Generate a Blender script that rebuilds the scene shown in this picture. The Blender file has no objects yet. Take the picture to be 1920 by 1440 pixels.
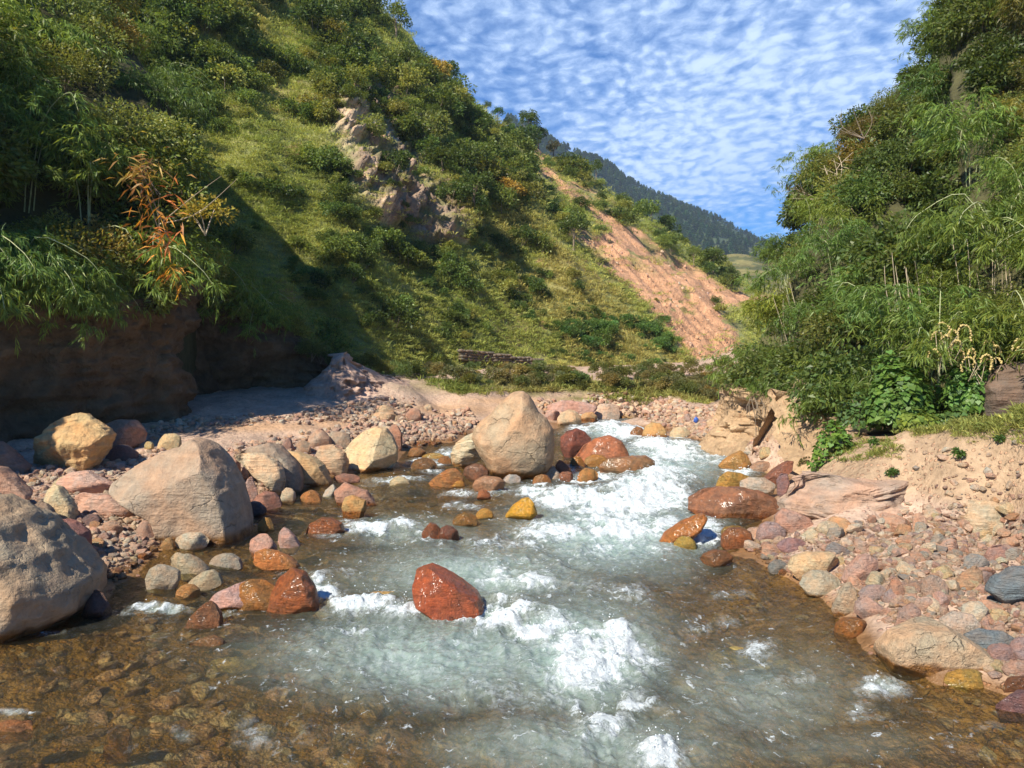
import bpy, bmesh, math, random
import numpy as np
from mathutils import Vector, Euler, Matrix

SC = bpy.context.scene
COL = SC.collection
R = math.radians
random.seed(7)
RNG = np.random.default_rng(11)

# ------------------------------------------------------------------ camera
F, CX, YH, HC, SL = 1450.0, 960.0, 690.0, 3.2, 0.04   # focal length in px, centre column, horizon row, eye height, river slope
cam_d = bpy.data.cameras.new("camera")
cam = bpy.data.objects.new("camera", cam_d)
COL.objects.link(cam)
cam.location = (0, 0, HC)
cam.rotation_euler = (R(90), 0, 0)
cam_d.sensor_width = 36.0
cam_d.lens = 36.0 * F / 1920.0
cam_d.shift_y = (YH - 720.0) / 1920.0
cam_d.clip_start = 0.05
cam_d.clip_end = 6000
SC.camera = cam

# ------------------------------------------------------------------ light and sky
SUN_TO = Vector((-0.52, -0.60, 0.74)).normalized()      # direction from the ground to the sun
SUN_EL = math.asin(SUN_TO.z)
SUN_AZ = math.atan2(SUN_TO.x, SUN_TO.y)
sun_d = bpy.data.lights.new("sun", 'SUN')
sun_d.energy = 5.0
sun_d.angle = R(0.53)
sun_d.color = (1.0, 0.93, 0.80)
sun = bpy.data.objects.new("sun", sun_d)
COL.objects.link(sun)
sun.rotation_euler = (-SUN_TO).to_track_quat('-Z', 'Y').to_euler()
SC.view_settings.view_transform = 'Standard'
SC.view_settings.look = 'None'
SC.view_settings.exposure = 0.68
SC.view_settings.gamma = 1.0

world = bpy.data.worlds.new("World")
SC.world = world
world.use_nodes = True


class NT:
    """small helper round a node tree"""
    def __init__(self, nt):
        self.nt = nt
        nt.nodes.clear()

    def n(self, kind, _at=None, **kw):
        nd = self.nt.nodes.new(kind)
        for k, v in kw.items():
            setattr(nd, k, v)
        return nd

    def link(self, a, b):
        self.nt.links.new(a, b)

    def put(self, sock, v):
        if isinstance(v, bpy.types.NodeSocket):
            self.nt.links.new(v, sock)
        elif v is not None:
            if isinstance(v, (tuple, list)) and len(v) == 3 and sock.type == 'RGBA':
                v = (*v, 1.0)
            sock.default_value = v

    def math(self, op, a, b=None, c=None, clamp=False):
        nd = self.n('ShaderNodeMath', operation=op, use_clamp=clamp)
        self.put(nd.inputs[0], a)
        if b is not None:
            self.put(nd.inputs[1], b)
        if c is not None:
            self.put(nd.inputs[2], c)
        return nd.outputs[0]

    def vmath(self, op, a, b=None):
        nd = self.n('ShaderNodeVectorMath', operation=op)
        self.put(nd.inputs[0], a)
        if b is not None:
            if op == 'SCALE':
                self.put(nd.inputs['Scale'], b)
            else:
                self.put(nd.inputs[1], b)
        return nd.outputs[0]

    def mix(self, f, a, b, mode='MIX'):
        nd = self.n('ShaderNodeMix', data_type='RGBA', blend_type=mode)
        self.put(nd.inputs['Factor'], f)
        self.put(nd.inputs[6], a)
        self.put(nd.inputs[7], b)
        return nd.outputs[2]

    def maprange(self, v, a, b, c=0.0, d=1.0, smooth=False):
        nd = self.n('ShaderNodeMapRange')
        if smooth:
            nd.interpolation_type = 'SMOOTHSTEP'
        self.put(nd.inputs[0], v)
        for i, q in enumerate((a, b, c, d)):
            self.put(nd.inputs[i + 1], q)
        return nd.outputs[0]

    def noise(self, vec, scale, detail=4, rough=0.55, dist=0.0, out=0):
        nd = self.n('ShaderNodeTexNoise')
        if vec is not None:
            self.put(nd.inputs['Vector'], vec)
        nd.inputs['Scale'].default_value = scale
        nd.inputs['Detail'].default_value = detail
        nd.inputs['Roughness'].default_value = rough
        nd.inputs['Distortion'].default_value = dist
        return nd.outputs[out]

    def voronoi(self, vec, scale, feature='F1', out=0, rand=1.0, dist='EUCLIDEAN'):
        nd = self.n('ShaderNodeTexVoronoi', feature=feature, distance=dist)
        if vec is not None:
            self.put(nd.inputs['Vector'], vec)
        nd.inputs['Scale'].default_value = scale
        nd.inputs['Randomness'].default_value = rand
        return nd.outputs[out]

    def mapping(self, vec, scale=(1, 1, 1), rot=(0, 0, 0), loc=(0, 0, 0)):
        nd = self.n('ShaderNodeMapping')
        self.put(nd.inputs['Vector'], vec)
        nd.inputs['Scale'].default_value = scale
        nd.inputs['Rotation'].default_value = rot
        nd.inputs['Location'].default_value = loc
        return nd.outputs[0]

    def ramp(self, f, stops):
        nd = self.n('ShaderNodeValToRGB')
        self.put(nd.inputs[0], f)
        el = nd.color_ramp.elements
        while len(el) < len(stops):
            el.new(0.5)
        for e, (p, c) in zip(el, stops):
            e.position = p
            e.color = (*c, 1)
        return nd.outputs[0]

    def bump(self, h, strength=0.5, dist=0.05, normal=None):
        nd = self.n('ShaderNodeBump')
        nd.inputs['Strength'].default_value = strength
        nd.inputs['Distance'].default_value = dist
        self.put(nd.inputs['Height'], h)
        if normal is not None:
            self.put(nd.inputs['Normal'], normal)
        return nd.outputs[0]

    def attr(self, name, out='Fac', kind='GEOMETRY'):
        nd = self.n('ShaderNodeAttribute', attribute_name=name, attribute_type=kind)
        return nd.outputs[out]


def build_world():
    t = NT(world.node_tree)
    sky = t.n('ShaderNodeTexSky', sky_type='NISHITA')
    sky.sun_disc = False
    sky.sun_elevation = SUN_EL
    sky.sun_rotation = SUN_AZ
    sky.altitude = 900
    sky.air_density = 1.0
    sky.dust_density = 0.3
    sky.ozone_density = 2.2
    hs = t.n('ShaderNodeHueSaturation')
    hs.inputs['Saturation'].default_value = 1.65
    hs.inputs['Value'].default_value = 0.85
    t.put(hs.inputs['Color'], sky.outputs[0])
    co = t.n('ShaderNodeTexCoord').outputs['Generated']
    sp = t.n('ShaderNodeSeparateXYZ')
    t.put(sp.inputs[0], co)
    zz = t.math('MAXIMUM', t.math('ADD', sp.outputs[2], 0.10), 0.03)
    cb = t.n('ShaderNodeCombineXYZ')
    t.put(cb.inputs[0], t.math('DIVIDE', sp.outputs[0], zz))
    t.put(cb.inputs[1], t.math('DIVIDE', sp.outputs[1], zz))
    uv = t.mapping(cb.outputs[0], rot=(0, 0, R(24)), scale=(1.0, 0.8, 1), loc=(3.1, 1.7, 0))
    wob = t.vmath('SCALE', t.vmath('SUBTRACT', t.noise(uv, 4, 4, 0.6, out=1), (0.5, 0.5, 0.5)), 0.14)
    uvw = t.vmath('ADD', uv, wob)
    vn = t.n('ShaderNodeTexVoronoi', feature='SMOOTH_F1')
    t.put(vn.inputs['Vector'], uvw)
    vn.inputs['Scale'].default_value = 25.0
    vn.inputs['Smoothness'].default_value = 0.8
    cell = t.math('SUBTRACT', 0.62, vn.outputs[0])
    fine = t.noise(uvw, 20, 8, 0.66)
    big = t.noise(uv, 1.15, 3, 0.5)
    m = t.math('ADD', t.math('MULTIPLY', cell, 0.58), t.math('MULTIPLY', fine, 1.05))
    m = t.math('ADD', m, t.math('MULTIPLY', big, 1.0))
    mask = t.maprange(m, 0.70, 1.34, 0.04, 0.95)
    low = t.maprange(t.math('ADD', sp.outputs[2], t.math('MULTIPLY', sp.outputs[0], -0.25)), 0.02, 0.22, 0.35, 1.0)
    mask = t.math('MULTIPLY', mask, low)
    # the cloud sheet lies over the valley ahead; overhead and behind the sky is clear
    mask = t.math('MULTIPLY', mask, t.maprange(t.math('SUBTRACT', t.math('MULTIPLY', sp.outputs[1], 1.0), t.math('MULTIPLY', sp.outputs[2], 0.9)), 0.0, 0.35))
    shade = t.maprange(m, 0.9, 1.5, 0.0, 1.0)
    cloud = t.mix(shade, (3.3, 5.0, 8.3), (5.9, 7.3, 9.6))
    colr = t.mix(mask, t.mix(1.0, hs.outputs[0], (0.66, 1.0, 1.28), 'MULTIPLY'), cloud)
    bg = t.n('ShaderNodeBackground')
    t.put(bg.inputs['Color'], colr)
    bg.inputs['Strength'].default_value = 0.085
    out = t.n('ShaderNodeOutputWorld')
    t.link(bg.outputs[0], out.inputs['Surface'])


build_world()

# ------------------------------------------------------------------ numpy helpers
def P(px, py, d):
    """point seen at picture position (px, py) at distance d along the view axis"""
    return ((px - CX) / F * d, d, HC - (py - YH) / F * d)


def PXY(x, y, z):
    return CX + F * x / y, YH + F * (HC - z) / y


def dep(py, o=0.0):
    return (HC - o) / ((py - YH) / F + SL)


def _hash(ix, iy, iz, seed):
    h = (ix * 374761393 + iy * 668265263 + iz * 1440662683 + seed * 974634777) & 0xffffffff
    h = ((h ^ (h >> 13)) * 1274126177) & 0xffffffff
    h = ((h ^ (h >> 16)) * 2246822519) & 0xffffffff
    return ((h ^ (h >> 15)) & 0xffffff) / float(0xffffff)


def vnoise(p, seed=0):
    p = np.asarray(p, float)
    i = np.floor(p).astype(np.int64)
    f = p - i
    u = f * f * f * (f * (f * 6 - 15) + 10)
    r = 0
    for dx in (0, 1):
        wx = u[:, 0] if dx else 1 - u[:, 0]
        for dy in (0, 1):
            wy = u[:, 1] if dy else 1 - u[:, 1]
            for dz in (0, 1):
                wz = u[:, 2] if dz else 1 - u[:, 2]
                r = r + wx * wy * wz * _hash(i[:, 0] + dx, i[:, 1] + dy, i[:, 2] + dz, seed)
    return r * 2 - 1


def fbm(p, oct=4, seed=0, gain=0.5, lac=2.03, ridged=False):
    a, s, r = 1.0, 0.0, 0
    p = np.asarray(p, float)
    for k in range(oct):
        v = vnoise(p, seed + k * 17)
        if ridged:
            v = 1 - 2 * np.abs(v)
        r = r + a * v
        s += a
        a *= gain
        p = p * lac + 3.7
    return r / s


def P3(x, y, z=0.0):
    x = np.asarray(x, float)
    return np.stack([x, np.broadcast_to(y, x.shape), np.broadcast_to(z, x.shape)], -1).reshape(-1, 3)


def sstep(a, b, x):
    t = np.clip((x - a) / (b - a), 0, 1)
    return t * t * (3 - 2 * t)


def interp_curve(pts, t):
    """Catmull-like smooth interpolation of a list of tuples at t in 0..1 (array)"""
    pts = np.asarray(pts, float)
    n = len(pts)
    u = np.clip(np.asarray(t, float), 0, 1) * (n - 1)
    i = np.minimum(u.astype(int), n - 2)
    f = (u - i)[:, None]
    p0 = pts[np.maximum(i - 1, 0)]
    p1, p2 = pts[i], pts[i + 1]
    p3 = pts[np.minimum(i + 2, n - 1)]
    return 0.5 * (2 * p1 + (p2 - p0) * f + (2 * p0 - 5 * p1 + 4 * p2 - p3) * f ** 2 + (3 * p1 - p0 - 3 * p2 + p3) * f ** 3)


def in_poly(x, y, poly):
    x = np.asarray(x, float)
    y = np.asarray(y, float)
    r = np.zeros(x.shape, bool)
    n = len(poly)
    for k in range(n):
        x0, y0 = poly[k]
        x1, y1 = poly[(k + 1) % n]
        c = ((y0 > y) != (y1 > y)) & (x < (x1 - x0) * (y - y0) / (y1 - y0 + 1e-12) + x0)
        r ^= c
    return r


def mesh_np(name, v, faces, smooth=True, attrs=None, mats=None, mat_idx=None):
    """v (N,3); faces (M,k) array, or list of such arrays"""
    if not isinstance(faces, (list, tuple)):
        faces = [faces]
    faces = [np.asarray(f, np.int32) for f in faces if len(f)]
    me = bpy.data.meshes.new(name)
    v = np.asarray(v, np.float32)
    me.vertices.add(len(v))
    me.vertices.foreach_set('co', v.ravel())
    nl = sum(f.size for f in faces)
    nf = sum(len(f) for f in faces)
    me.loops.add(nl)
    me.polygons.add(nf)
    me.loops.foreach_set('vertex_index', np.concatenate([f.ravel() for f in faces]).astype(np.int32))
    tot = np.concatenate([np.full(len(f), f.shape[1], np.int32) for f in faces])
    st = np.concatenate([[0], np.cumsum(tot)[:-1]]).astype(np.int32)
    me.polygons.foreach_set('loop_start', st)
    if smooth:
        me.polygons.foreach_set('use_smooth', np.ones(nf, bool))
    for m in mats or []:
        me.materials.append(m)
    if mat_idx is not None:
        me.polygons.foreach_set('material_index', np.asarray(mat_idx, np.int32))
    for k, a in (attrs or {}).items():
        a = np.asarray(a, np.float32)
        if a.ndim == 1:
            me.attributes.new(k, 'FLOAT', 'POINT').data.foreach_set('value', a)
        else:
            if a.shape[1] == 3:
                a = np.concatenate([a, np.ones((len(a), 1), np.float32)], 1)
            me.attributes.new(k, 'FLOAT_COLOR', 'POINT').data.foreach_set('color', a.ravel())
    me.update(calc_edges=True)
    me.validate()
    return me


def grid_faces(nr, nc):
    i = np.arange(nr * nc).reshape(nr, nc)
    return np.stack([i[:-1, :-1], i[:-1, 1:], i[1:, 1:], i[1:, :-1]], -1).reshape(-1, 4)


def link(name, me, loc=(0, 0, 0), parent=None):
    o = bpy.data.objects.new(name, me)
    COL.objects.link(o)
    o.location = loc
    if parent is not None:
        o.parent = parent
    return o


def tag(o, label=None, cat=None, group=None, kind=None):
    for k, v in (('label', label), ('category', cat), ('group', group), ('kind', kind)):
        if v:
            o[k] = v
    return o


# ------------------------------------------------------------------ ground shape: bank height over the sloping water plane
GP = [  # (picture column, picture row, height over the river plane)
    # left waterline
    (-200, 1260, 0), (0, 1205, 0), (90, 1175, 0), (170, 1140, 0), (230, 1090, 0), (290, 1045, 0), (370, 1018, 0), (455, 992, 0), (475, 960, 0),
    (540, 925, 0), (600, 905, 0), (655, 888, 0), (745, 878, 0), (755, 845, 0), (800, 832, 0), (850, 828, 0), (890, 812, 0), (960, 806, 0), (1045, 803, 0), (1080, 793, 0),
    (1120, 787, 0), (1170, 784, 0), (1200, 781, 0.02),
    # right waterline
    (1185, 793, 0), (1215, 815, 0), (1290, 826, 0), (1340, 842, 0), (1395, 860, 0), (1450, 866, 0), (1478, 868, 0), (1455, 890, 0), (1445, 915, 0),
    (1440, 960, 0), (1400, 1000, 0), (1370, 1045, 0), (1440, 1070, 0), (1500, 1100, 0), (1545, 1130, 0), (1600, 1185, 0), (1650, 1235, 0), (1740, 1275, 0),
    (1850, 1298, 0), (1920, 1325, 0), (2200, 1400, 0),
    # river bed
    (-100, 1330, -.25), (150, 1300, -.3), (100, 1420, -.35), (300, 1200, -.22), (420, 1100, -.15), (600, 1060, -.3), (520, 1010, -.18), (620, 960, -.3), (760, 930, -.4), (700, 1000, -.4),
    (850, 1100, -.45), (700, 1250, -.55), (960, 1200, -.6), (900, 1000, -.4), (1050, 940, -.45), (1200, 900, -.5), (1120, 1010, -.55), (1280, 860, -.35),
    (1180, 830, -.35), (1130, 800, -.2), (1170, 790, -.12), (1330, 930, -.25), (1380, 890, -.2), (1250, 1040, -.5), (1400, 1120, -.3), (1450, 1250, -.4), (1200, 1300, -.65), (1000, 1420, -.6), (600, 1420, -.5),
    (1500, 1400, -.5), (1800, 1400, -.35), (300, 1500, -.4), (1700, 1320, -.25), (850, 860, -.15), (800, 850, -.12), (980, 880, -.1), (1080, 850, -.3), (800, 890, -.25),
    # left bank
    (240, 1000, .18), (200, 1045, .14), (330, 985, .12), (180, 960, .30), (60, 1000, .35), (-80, 960, .7), (300, 900, .38), (120, 905, .50), (0, 880, .62), (-150, 880, .75), (180, 850, .62), (60, 850, .70),
    (320, 860, .58), (420, 880, .35), (430, 930, .2), (500, 870, .42), (580, 860, .35), (640, 850, .36), (330, 815, .72), (430, 820, .70), (520, 815, .66), (600, 812, .62), (680, 805, .52), (760, 800, .45),
    (200, 808, .85), (0, 818, .85), (430, 795, .86), (560, 788, .85), (640, 775, .84), (700, 785, .65), (740, 770, .75), (820, 775, .55), (880, 775, .5), (950, 765, .55),
    (800, 752, .85), (880, 750, .85), (960, 752, .75), (1040, 760, .5), (1040, 740, .85), (1100, 765, .38), (1160, 768, .3), (1150, 755, .5), (1250, 768, .3), (1340, 775, .35), (1250, 750, .6),
    (1340, 750, .65), (1150, 735, 0.9), (1300, 735, .9), (880, 735, 1.1), (1000, 733, 1.0), (780, 735, 1.2),
    # right bank
    (1230, 795, .12), (1300, 800, .2), (1360, 815, .25), (1420, 838, .2), (1480, 850, .25), (1560, 862, .55), (1500, 905, .3), (1480, 940, .22), (1460, 985, .12),
    (1500, 1010, .22), (1450, 1030, .08), (1560, 1000, .34), (1600, 970, .48), (1700, 950, .58), (1620, 1050, .28), (1650, 1130, .25), (1560, 1095, .12), (1750, 1000, .52), (1880, 960, .72), (1800, 1060, .45), (1920, 1050, .52),
    (1740, 1140, .30), (1850, 1130, .38), (1960, 1150, .45), (1740, 1215, .15), (1860, 1225, .2), (1960, 1270, .15), (2200, 1200, .5), (2200, 1000, .8),
    (1640, 880, .60), (1750, 885, .66), (1860, 880, .78), (1960, 880, .9), (1600, 820, 1.25), (1700, 812, 1.6), (1800, 806, 1.75), (1920, 800, 1.9), (2100, 800, 2.0),
]
_g = np.array([(((px - CX) / F * dep(py, o)), dep(py, o), o) for px, py, o in GP])
# far and outer ground, in metres
_extra = np.array([(-14, 40, 1.3), (-6, 46, 1.3), (2, 50, 1.3), (12, 56, 1.3), (22, 60, 1.5), (14, 40, 1.6), (25, 40, 2.0), (-22, 22, 1.2), (-25, 34, 2), (-10, 8, 1.2), (-16, 12, 1.3),
                   (11, 9, 1.2), (16, 14, 2.2), (-6, 2, .8), (6, 2, .5), (0, 0, -.5), (9, 23.5, 1.9), (11, 28, 1.9), (-30, 60, 3), (30, 70, 3), (0, 75, 2.5), (7, 26, 1.0), (6.2, 30, .5), (9, 36, 1.1)], float)
_g = np.concatenate([_g, _extra])


def _q(x, y):
    yy = np.maximum(y, -1.0) + 3.0
    return np.stack([x / yy * 1.5, np.log(yy) * 1.3], -1)


_gq = _q(_g[:, 0], _g[:, 1])
_A = np.linalg.norm(_gq[:, None] - _gq[None], axis=-1)
_n = len(_g)
_M = np.zeros((_n + 1, _n + 1))
_M[:_n, :_n] = -np.sqrt(_A ** 2 + 0.0012)
_M[:_n, _n] = _M[_n, :_n] = 1
_W = np.linalg.solve(_M, np.concatenate([_g[:, 2], [0]]))


def bank(x, y):
    x = np.atleast_1d(np.asarray(x, float))
    y = np.atleast_1d(np.asarray(y, float))
    q = _q(x.ravel(), y.ravel())
    out = np.empty(len(q))
    for k in range(0, len(q), 20000):
        c = q[k:k + 20000]
        out[k:k + 20000] = -np.sqrt(((c[:, None] - _gq[None]) ** 2).sum(-1) + 0.0012) @ _W[:_n] + _W[_n]
    return out


def plane_z(y):
    return SL * np.asarray(y, float)


def ground_o(x, y):
    """bank height with roughness"""
    o = bank(x, y)
    x = np.asarray(x, float).ravel()
    y = np.asarray(y, float).ravel()
    k = sstep(0.05, 0.8, np.abs(o))
    n = fbm(P3(x * 0.9, y * 0.9), 4, 3) * (0.03 + 0.10 * k) + fbm(P3(x * 4, y * 4), 3, 9) * (0.012 + 0.03 * k)
    return o + n


def ground_z(x, y):
    return ground_o(x, y) + plane_z(np.asarray(y, float).ravel())


def gz1(x, y):
    return float(ground_z(np.array([x]), np.array([y]))[0])


def hit(px, py, water=True):
    """where the sight line through (px, py) first meets ground or water"""
    d = np.concatenate([np.arange(4.5, 20, 0.05), np.arange(20, 75, 0.15)])
    x = (px - CX) / F * d
    z = HC - (py - YH) / F * d
    g = ground_z(x, d)
    if water:
        g = np.maximum(g, plane_z(d))
    k = np.argmax(z <= g)
    if z[k] > g[k]:
        k = len(d) - 1
    return float(d[k]), float(x[k]), float(g[k])
# ------------------------------------------------------------------ materials
def new_mat(name):
    m = bpy.data.materials.new(name)
    m.use_nodes = True
    return m, NT(m.node_tree)


def finish(t, bsdf):
    out = t.n('ShaderNodeOutputMaterial')
    t.link(bsdf, out.inputs['Surface'])


def principled(t, col, rough, normal=None, spec=0.3):
    b = t.n('ShaderNodeBsdfPrincipled')
    t.put(b.inputs['Base Color'], col)
    t.put(b.inputs['Roughness'], rough)
    b.inputs['Specular IOR Level'].default_value = spec if not isinstance(spec, bpy.types.NodeSocket) else 0.3
    if isinstance(spec, bpy.types.NodeSocket):
        t.put(b.inputs['Specular IOR Level'], spec)
    t.put(b.inputs['Normal'], normal)
    return b.outputs[0]


def soil_mat(name, scale=1.0, strength=0.9):
    """ground whose base colour comes from the 'tint' attribute, broken up by stones and crumbs"""
    m, t = new_mat(name)
    pos = t.n('ShaderNodeNewGeometry').outputs['Position']
    c = t.attr('tint', 'Color')
    n1 = t.noise(pos, 1.3 * scale, 6, 0.6)
    n2 = t.noise(pos, 9 * scale, 5, 0.65)
    pw = t.vmath('ADD', pos, t.vmath('SCALE', t.noise(pos, 6 * scale, 4, 0.6, out=1), 0.12))
    v = t.voronoi(pw, 13 * scale, out=1)
    vd = t.voronoi(pw, 13 * scale, out=0)
    sp = t.n('ShaderNodeSeparateColor')
    t.put(sp.inputs[0], v)
    stones = t.math('MULTIPLY', t.maprange(vd, 0.28, 0.42, 1, 0), t.maprange(sp.outputs[0], 0.45, 0.55))
    f = t.math('ADD', t.math('MULTIPLY', n1, 0.7), t.math('MULTIPLY', n2, 0.6))
    f = t.maprange(f, 0.4, 0.9, 0.55, 1.4)
    col = t.mix(1.0, c, f, 'MULTIPLY')
    stc = t.mix(sp.outputs[1], t.mix(1.0, c, (1.35, 1.15, 1.1), 'MULTIPLY'), t.mix(1.0, c, (0.8, 0.72, 0.75), 'MULTIPLY'))
    am = t.math('MULTIPLY', stones, t.attr('stony'))
    col = t.mix(am, col, stc)
    h = t.math('ADD', t.math('MULTIPLY', n2, 0.6), t.math('MULTIPLY', am, 0.25))
    h = t.math('ADD', h, t.math('MULTIPLY', n1, 0.8))
    wet = t.attr('wet')
    col = t.mix(wet, col, t.mix(1.0, col, (0.55, 0.42, 0.26), 'MULTIPLY'))
    nrm = t.bump(h, strength, 0.12 / scale)
    finish(t, principled(t, col, t.maprange(wet, 0, 1, 0.95, 0.3), nrm, 0.2))
    return m


M_SOIL = soil_mat("river_gravel_soil")
M_HILL = soil_mat("hillside_soil", 0.45)


def cliff_mat():
    m, t = new_mat("layered_cliff_rock")
    pos = t.n('ShaderNodeNewGeometry').outputs['Position']
    c = t.attr('tint', 'Color')
    lay = t.noise(t.mapping(pos, (1.2, 1.2, 0.9), rot=(R(14), R(-9), 0)), 1.6, 8, 0.65, 0.9)
    crk = t.voronoi(t.vmath('ADD', t.mapping(pos, (1.0, 1.0, 0.55), rot=(0.1, 0.15, 0)), t.vmath('SCALE', t.noise(pos, 1.2, 5, 0.6, out=1), 0.9)), 0.75, 'DISTANCE_TO_EDGE')
    crack = t.maprange(crk, 0.0, 0.05, 1, 0)
    n2 = t.noise(pos, 2.2, 7, 0.62)
    n3 = t.noise(pos, 14, 4, 0.6)
    f = t.math('ADD', t.math('MULTIPLY', lay, 0.55), t.math('MULTIPLY', n2, 0.75))
    f = t.math('SUBTRACT', f, t.math('MULTIPLY', crack, 0.10))
    f = t.math('ADD', f, t.math('MULTIPLY', n3, 0.2))
    col = t.mix(1.0, c, t.maprange(f, 0.4, 1.0, 0.4, 1.45), 'MULTIPLY')
    nrm = t.bump(f, 1.0, 0.35)
    finish(t, principled(t, col, 0.92, nrm, 0.15))
    return m


M_CLIFF = cliff_mat()


def water_mat():
    m, t = new_mat("river_water")
    pos = t.n('ShaderNodeNewGeometry').outputs['Position']
    foam = t.attr('foam')
    turb = t.attr('turbid')
    # ripples
    flow = t.mapping(pos, (1.0, 0.75, 1.0), rot=(0, 0, R(-12)))
    r1 = t.noise(flow, 5.5, 4, 0.6, 0.6)
    r2 = t.noise(flow, 22, 3, 0.6, 0.3)
    nrm = t.bump(t.math('ADD', t.math('MULTIPLY', r1, 0.9), t.math('MULTIPLY', r2, 0.28)), 0.75, 0.10)
    # foam: crisp torn patches on the crests, thin strings where streams fold together, clear water between
    wv = t.vmath('ADD', flow, t.vmath('SCALE', t.vmath('SUBTRACT', t.noise(flow, 1.8, 4, 0.6, out=1), (0.5, 0.5, 0.5)), 0.9))
    wv2 = t.vmath('ADD', flow, t.vmath('SCALE', t.vmath('SUBTRACT', t.noise(flow, 5.0, 3, 0.6, out=1), (0.5, 0.5, 0.5)), 0.28))
    a = t.noise(wv, 2.6, 7, 0.62)
    fil = t.math('SUBTRACT', 1.0, t.math('MULTIPLY', t.math('ABSOLUTE', t.math('SUBTRACT', a, 0.5)), 13.0), clamp=True)
    a2 = t.noise(wv2, 7.0, 6, 0.62)
    fil2 = t.math('SUBTRACT', 1.0, t.math('MULTIPLY', t.math('ABSOLUTE', t.math('SUBTRACT', a2, 0.5)), 10.0), clamp=True)
    strings = t.math('MULTIPLY', t.math('MAXIMUM', fil, t.math('MULTIPLY', fil2, 0.8)), t.maprange(t.noise(wv2, 11, 6, 0.7), 0.40, 0.60))
    blot = t.noise(wv2, 4.2, 10, 0.74)
    core = t.math('ADD', t.math('MULTIPLY', foam, 0.95), t.math('MULTIPLY', t.math('SUBTRACT', blot, 0.5), 2.7))
    patch = t.math('MULTIPLY', t.maprange(core, 0.50, 0.74), t.maprange(foam, 0.03, 0.25))
    soft = t.math('MULTIPLY', t.maprange(core, 0.10, 0.95), t.maprange(foam, 0.45, 1.05, 0.0, 0.30))
    fm = t.math('MAXIMUM', t.math('MAXIMUM', patch, soft), t.math('MULTIPLY', strings, t.maprange(t.math('MAXIMUM', foam, t.math('MULTIPLY', turb, 0.46)), 0.15, 0.60, 0.0, 0.80)))
    fleck_glint = t.maprange(t.noise(wv2, 8.5, 8, 0.70, 0.4), 0.60, 0.66, 0.0, 0.85)  # scattered foam flecks; their white colour also stands in for sun glints
    fm = t.math('MAXIMUM', fm, t.math('MULTIPLY', fleck_glint, t.maprange(turb, 0.09, 0.30)))
    fm = t.math('MULTIPLY', fm, 0.95)
    # body: clear brown-green shallows, milky where aerated
    tr = t.n('ShaderNodeBsdfTransparent')
    t.put(tr.inputs['Color'], (0.86, 0.84, 0.62))
    milk = t.n('ShaderNodeBsdfDiffuse')
    t.put(milk.inputs['Color'], t.mix(t.maprange(turb, 0.25, 0.9), (0.13, 0.125, 0.08), (0.285, 0.385, 0.335)))
    body = t.n('ShaderNodeMixShader')
    k = t.maprange(t.math('ADD', turb, t.math('MULTIPLY', t.math('SUBTRACT', t.noise(flow, 1.6, 4), 0.5), 0.35)), 0.0, 1.0, 0.04, 0.88)
    t.put(body.inputs[0], k)
    t.link(tr.outputs[0], body.inputs[1])
    t.link(milk.outputs[0], body.inputs[2])
    gl = t.n('ShaderNodeBsdfGlossy')
    gl.inputs['Roughness'].default_value = 0.06
    t.put(gl.inputs['Normal'], nrm)
    fr = t.n('ShaderNodeFresnel')
    fr.inputs['IOR'].default_value = 1.33
    t.put(fr.inputs['Normal'], nrm)
    w = t.n('ShaderNodeMixShader')
    t.put(w.inputs[0], t.math('MULTIPLY', fr.outputs[0], 0.9))
    t.link(body.outputs[0], w.inputs[1])
    t.link(gl.outputs[0], w.inputs[2])
    fd = t.n('ShaderNodeBsdfDiffuse')
    t.put(fd.inputs['Color'], t.mix(t.noise(wv2, 15, 6, 0.7), (0.62, 0.71, 0.70), (0.92, 0.94, 0.94)))
    t.put(fd.inputs['Normal'], t.bump(t.math('ADD', blot, t.math('MULTIPLY', t.noise(wv2, 26, 5, 0.7), 0.4)), 1.0, 0.09))
    al = t.n('ShaderNodeMixShader')
    t.put(al.inputs[0], fm)
    t.link(w.outputs[0], al.inputs[1])
    t.link(fd.outputs[0], al.inputs[2])
    finish(t, al.outputs[0])
    return m


M_WATER = water_mat()


def px_blobs(x, y, z, blobs):
    """sum of soft ellipses given as picture boxes; returns max of strengths"""
    px, py = PXY(x, np.maximum(y, 0.5), z)
    r = np.zeros(len(px))
    for cx, cy, rx, ry, s in blobs:
        e = ((px - cx) / rx) ** 2 + ((py - cy) / ry) ** 2
        r = np.maximum(r, s * np.exp(-e * 1.1))
    return r


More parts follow.
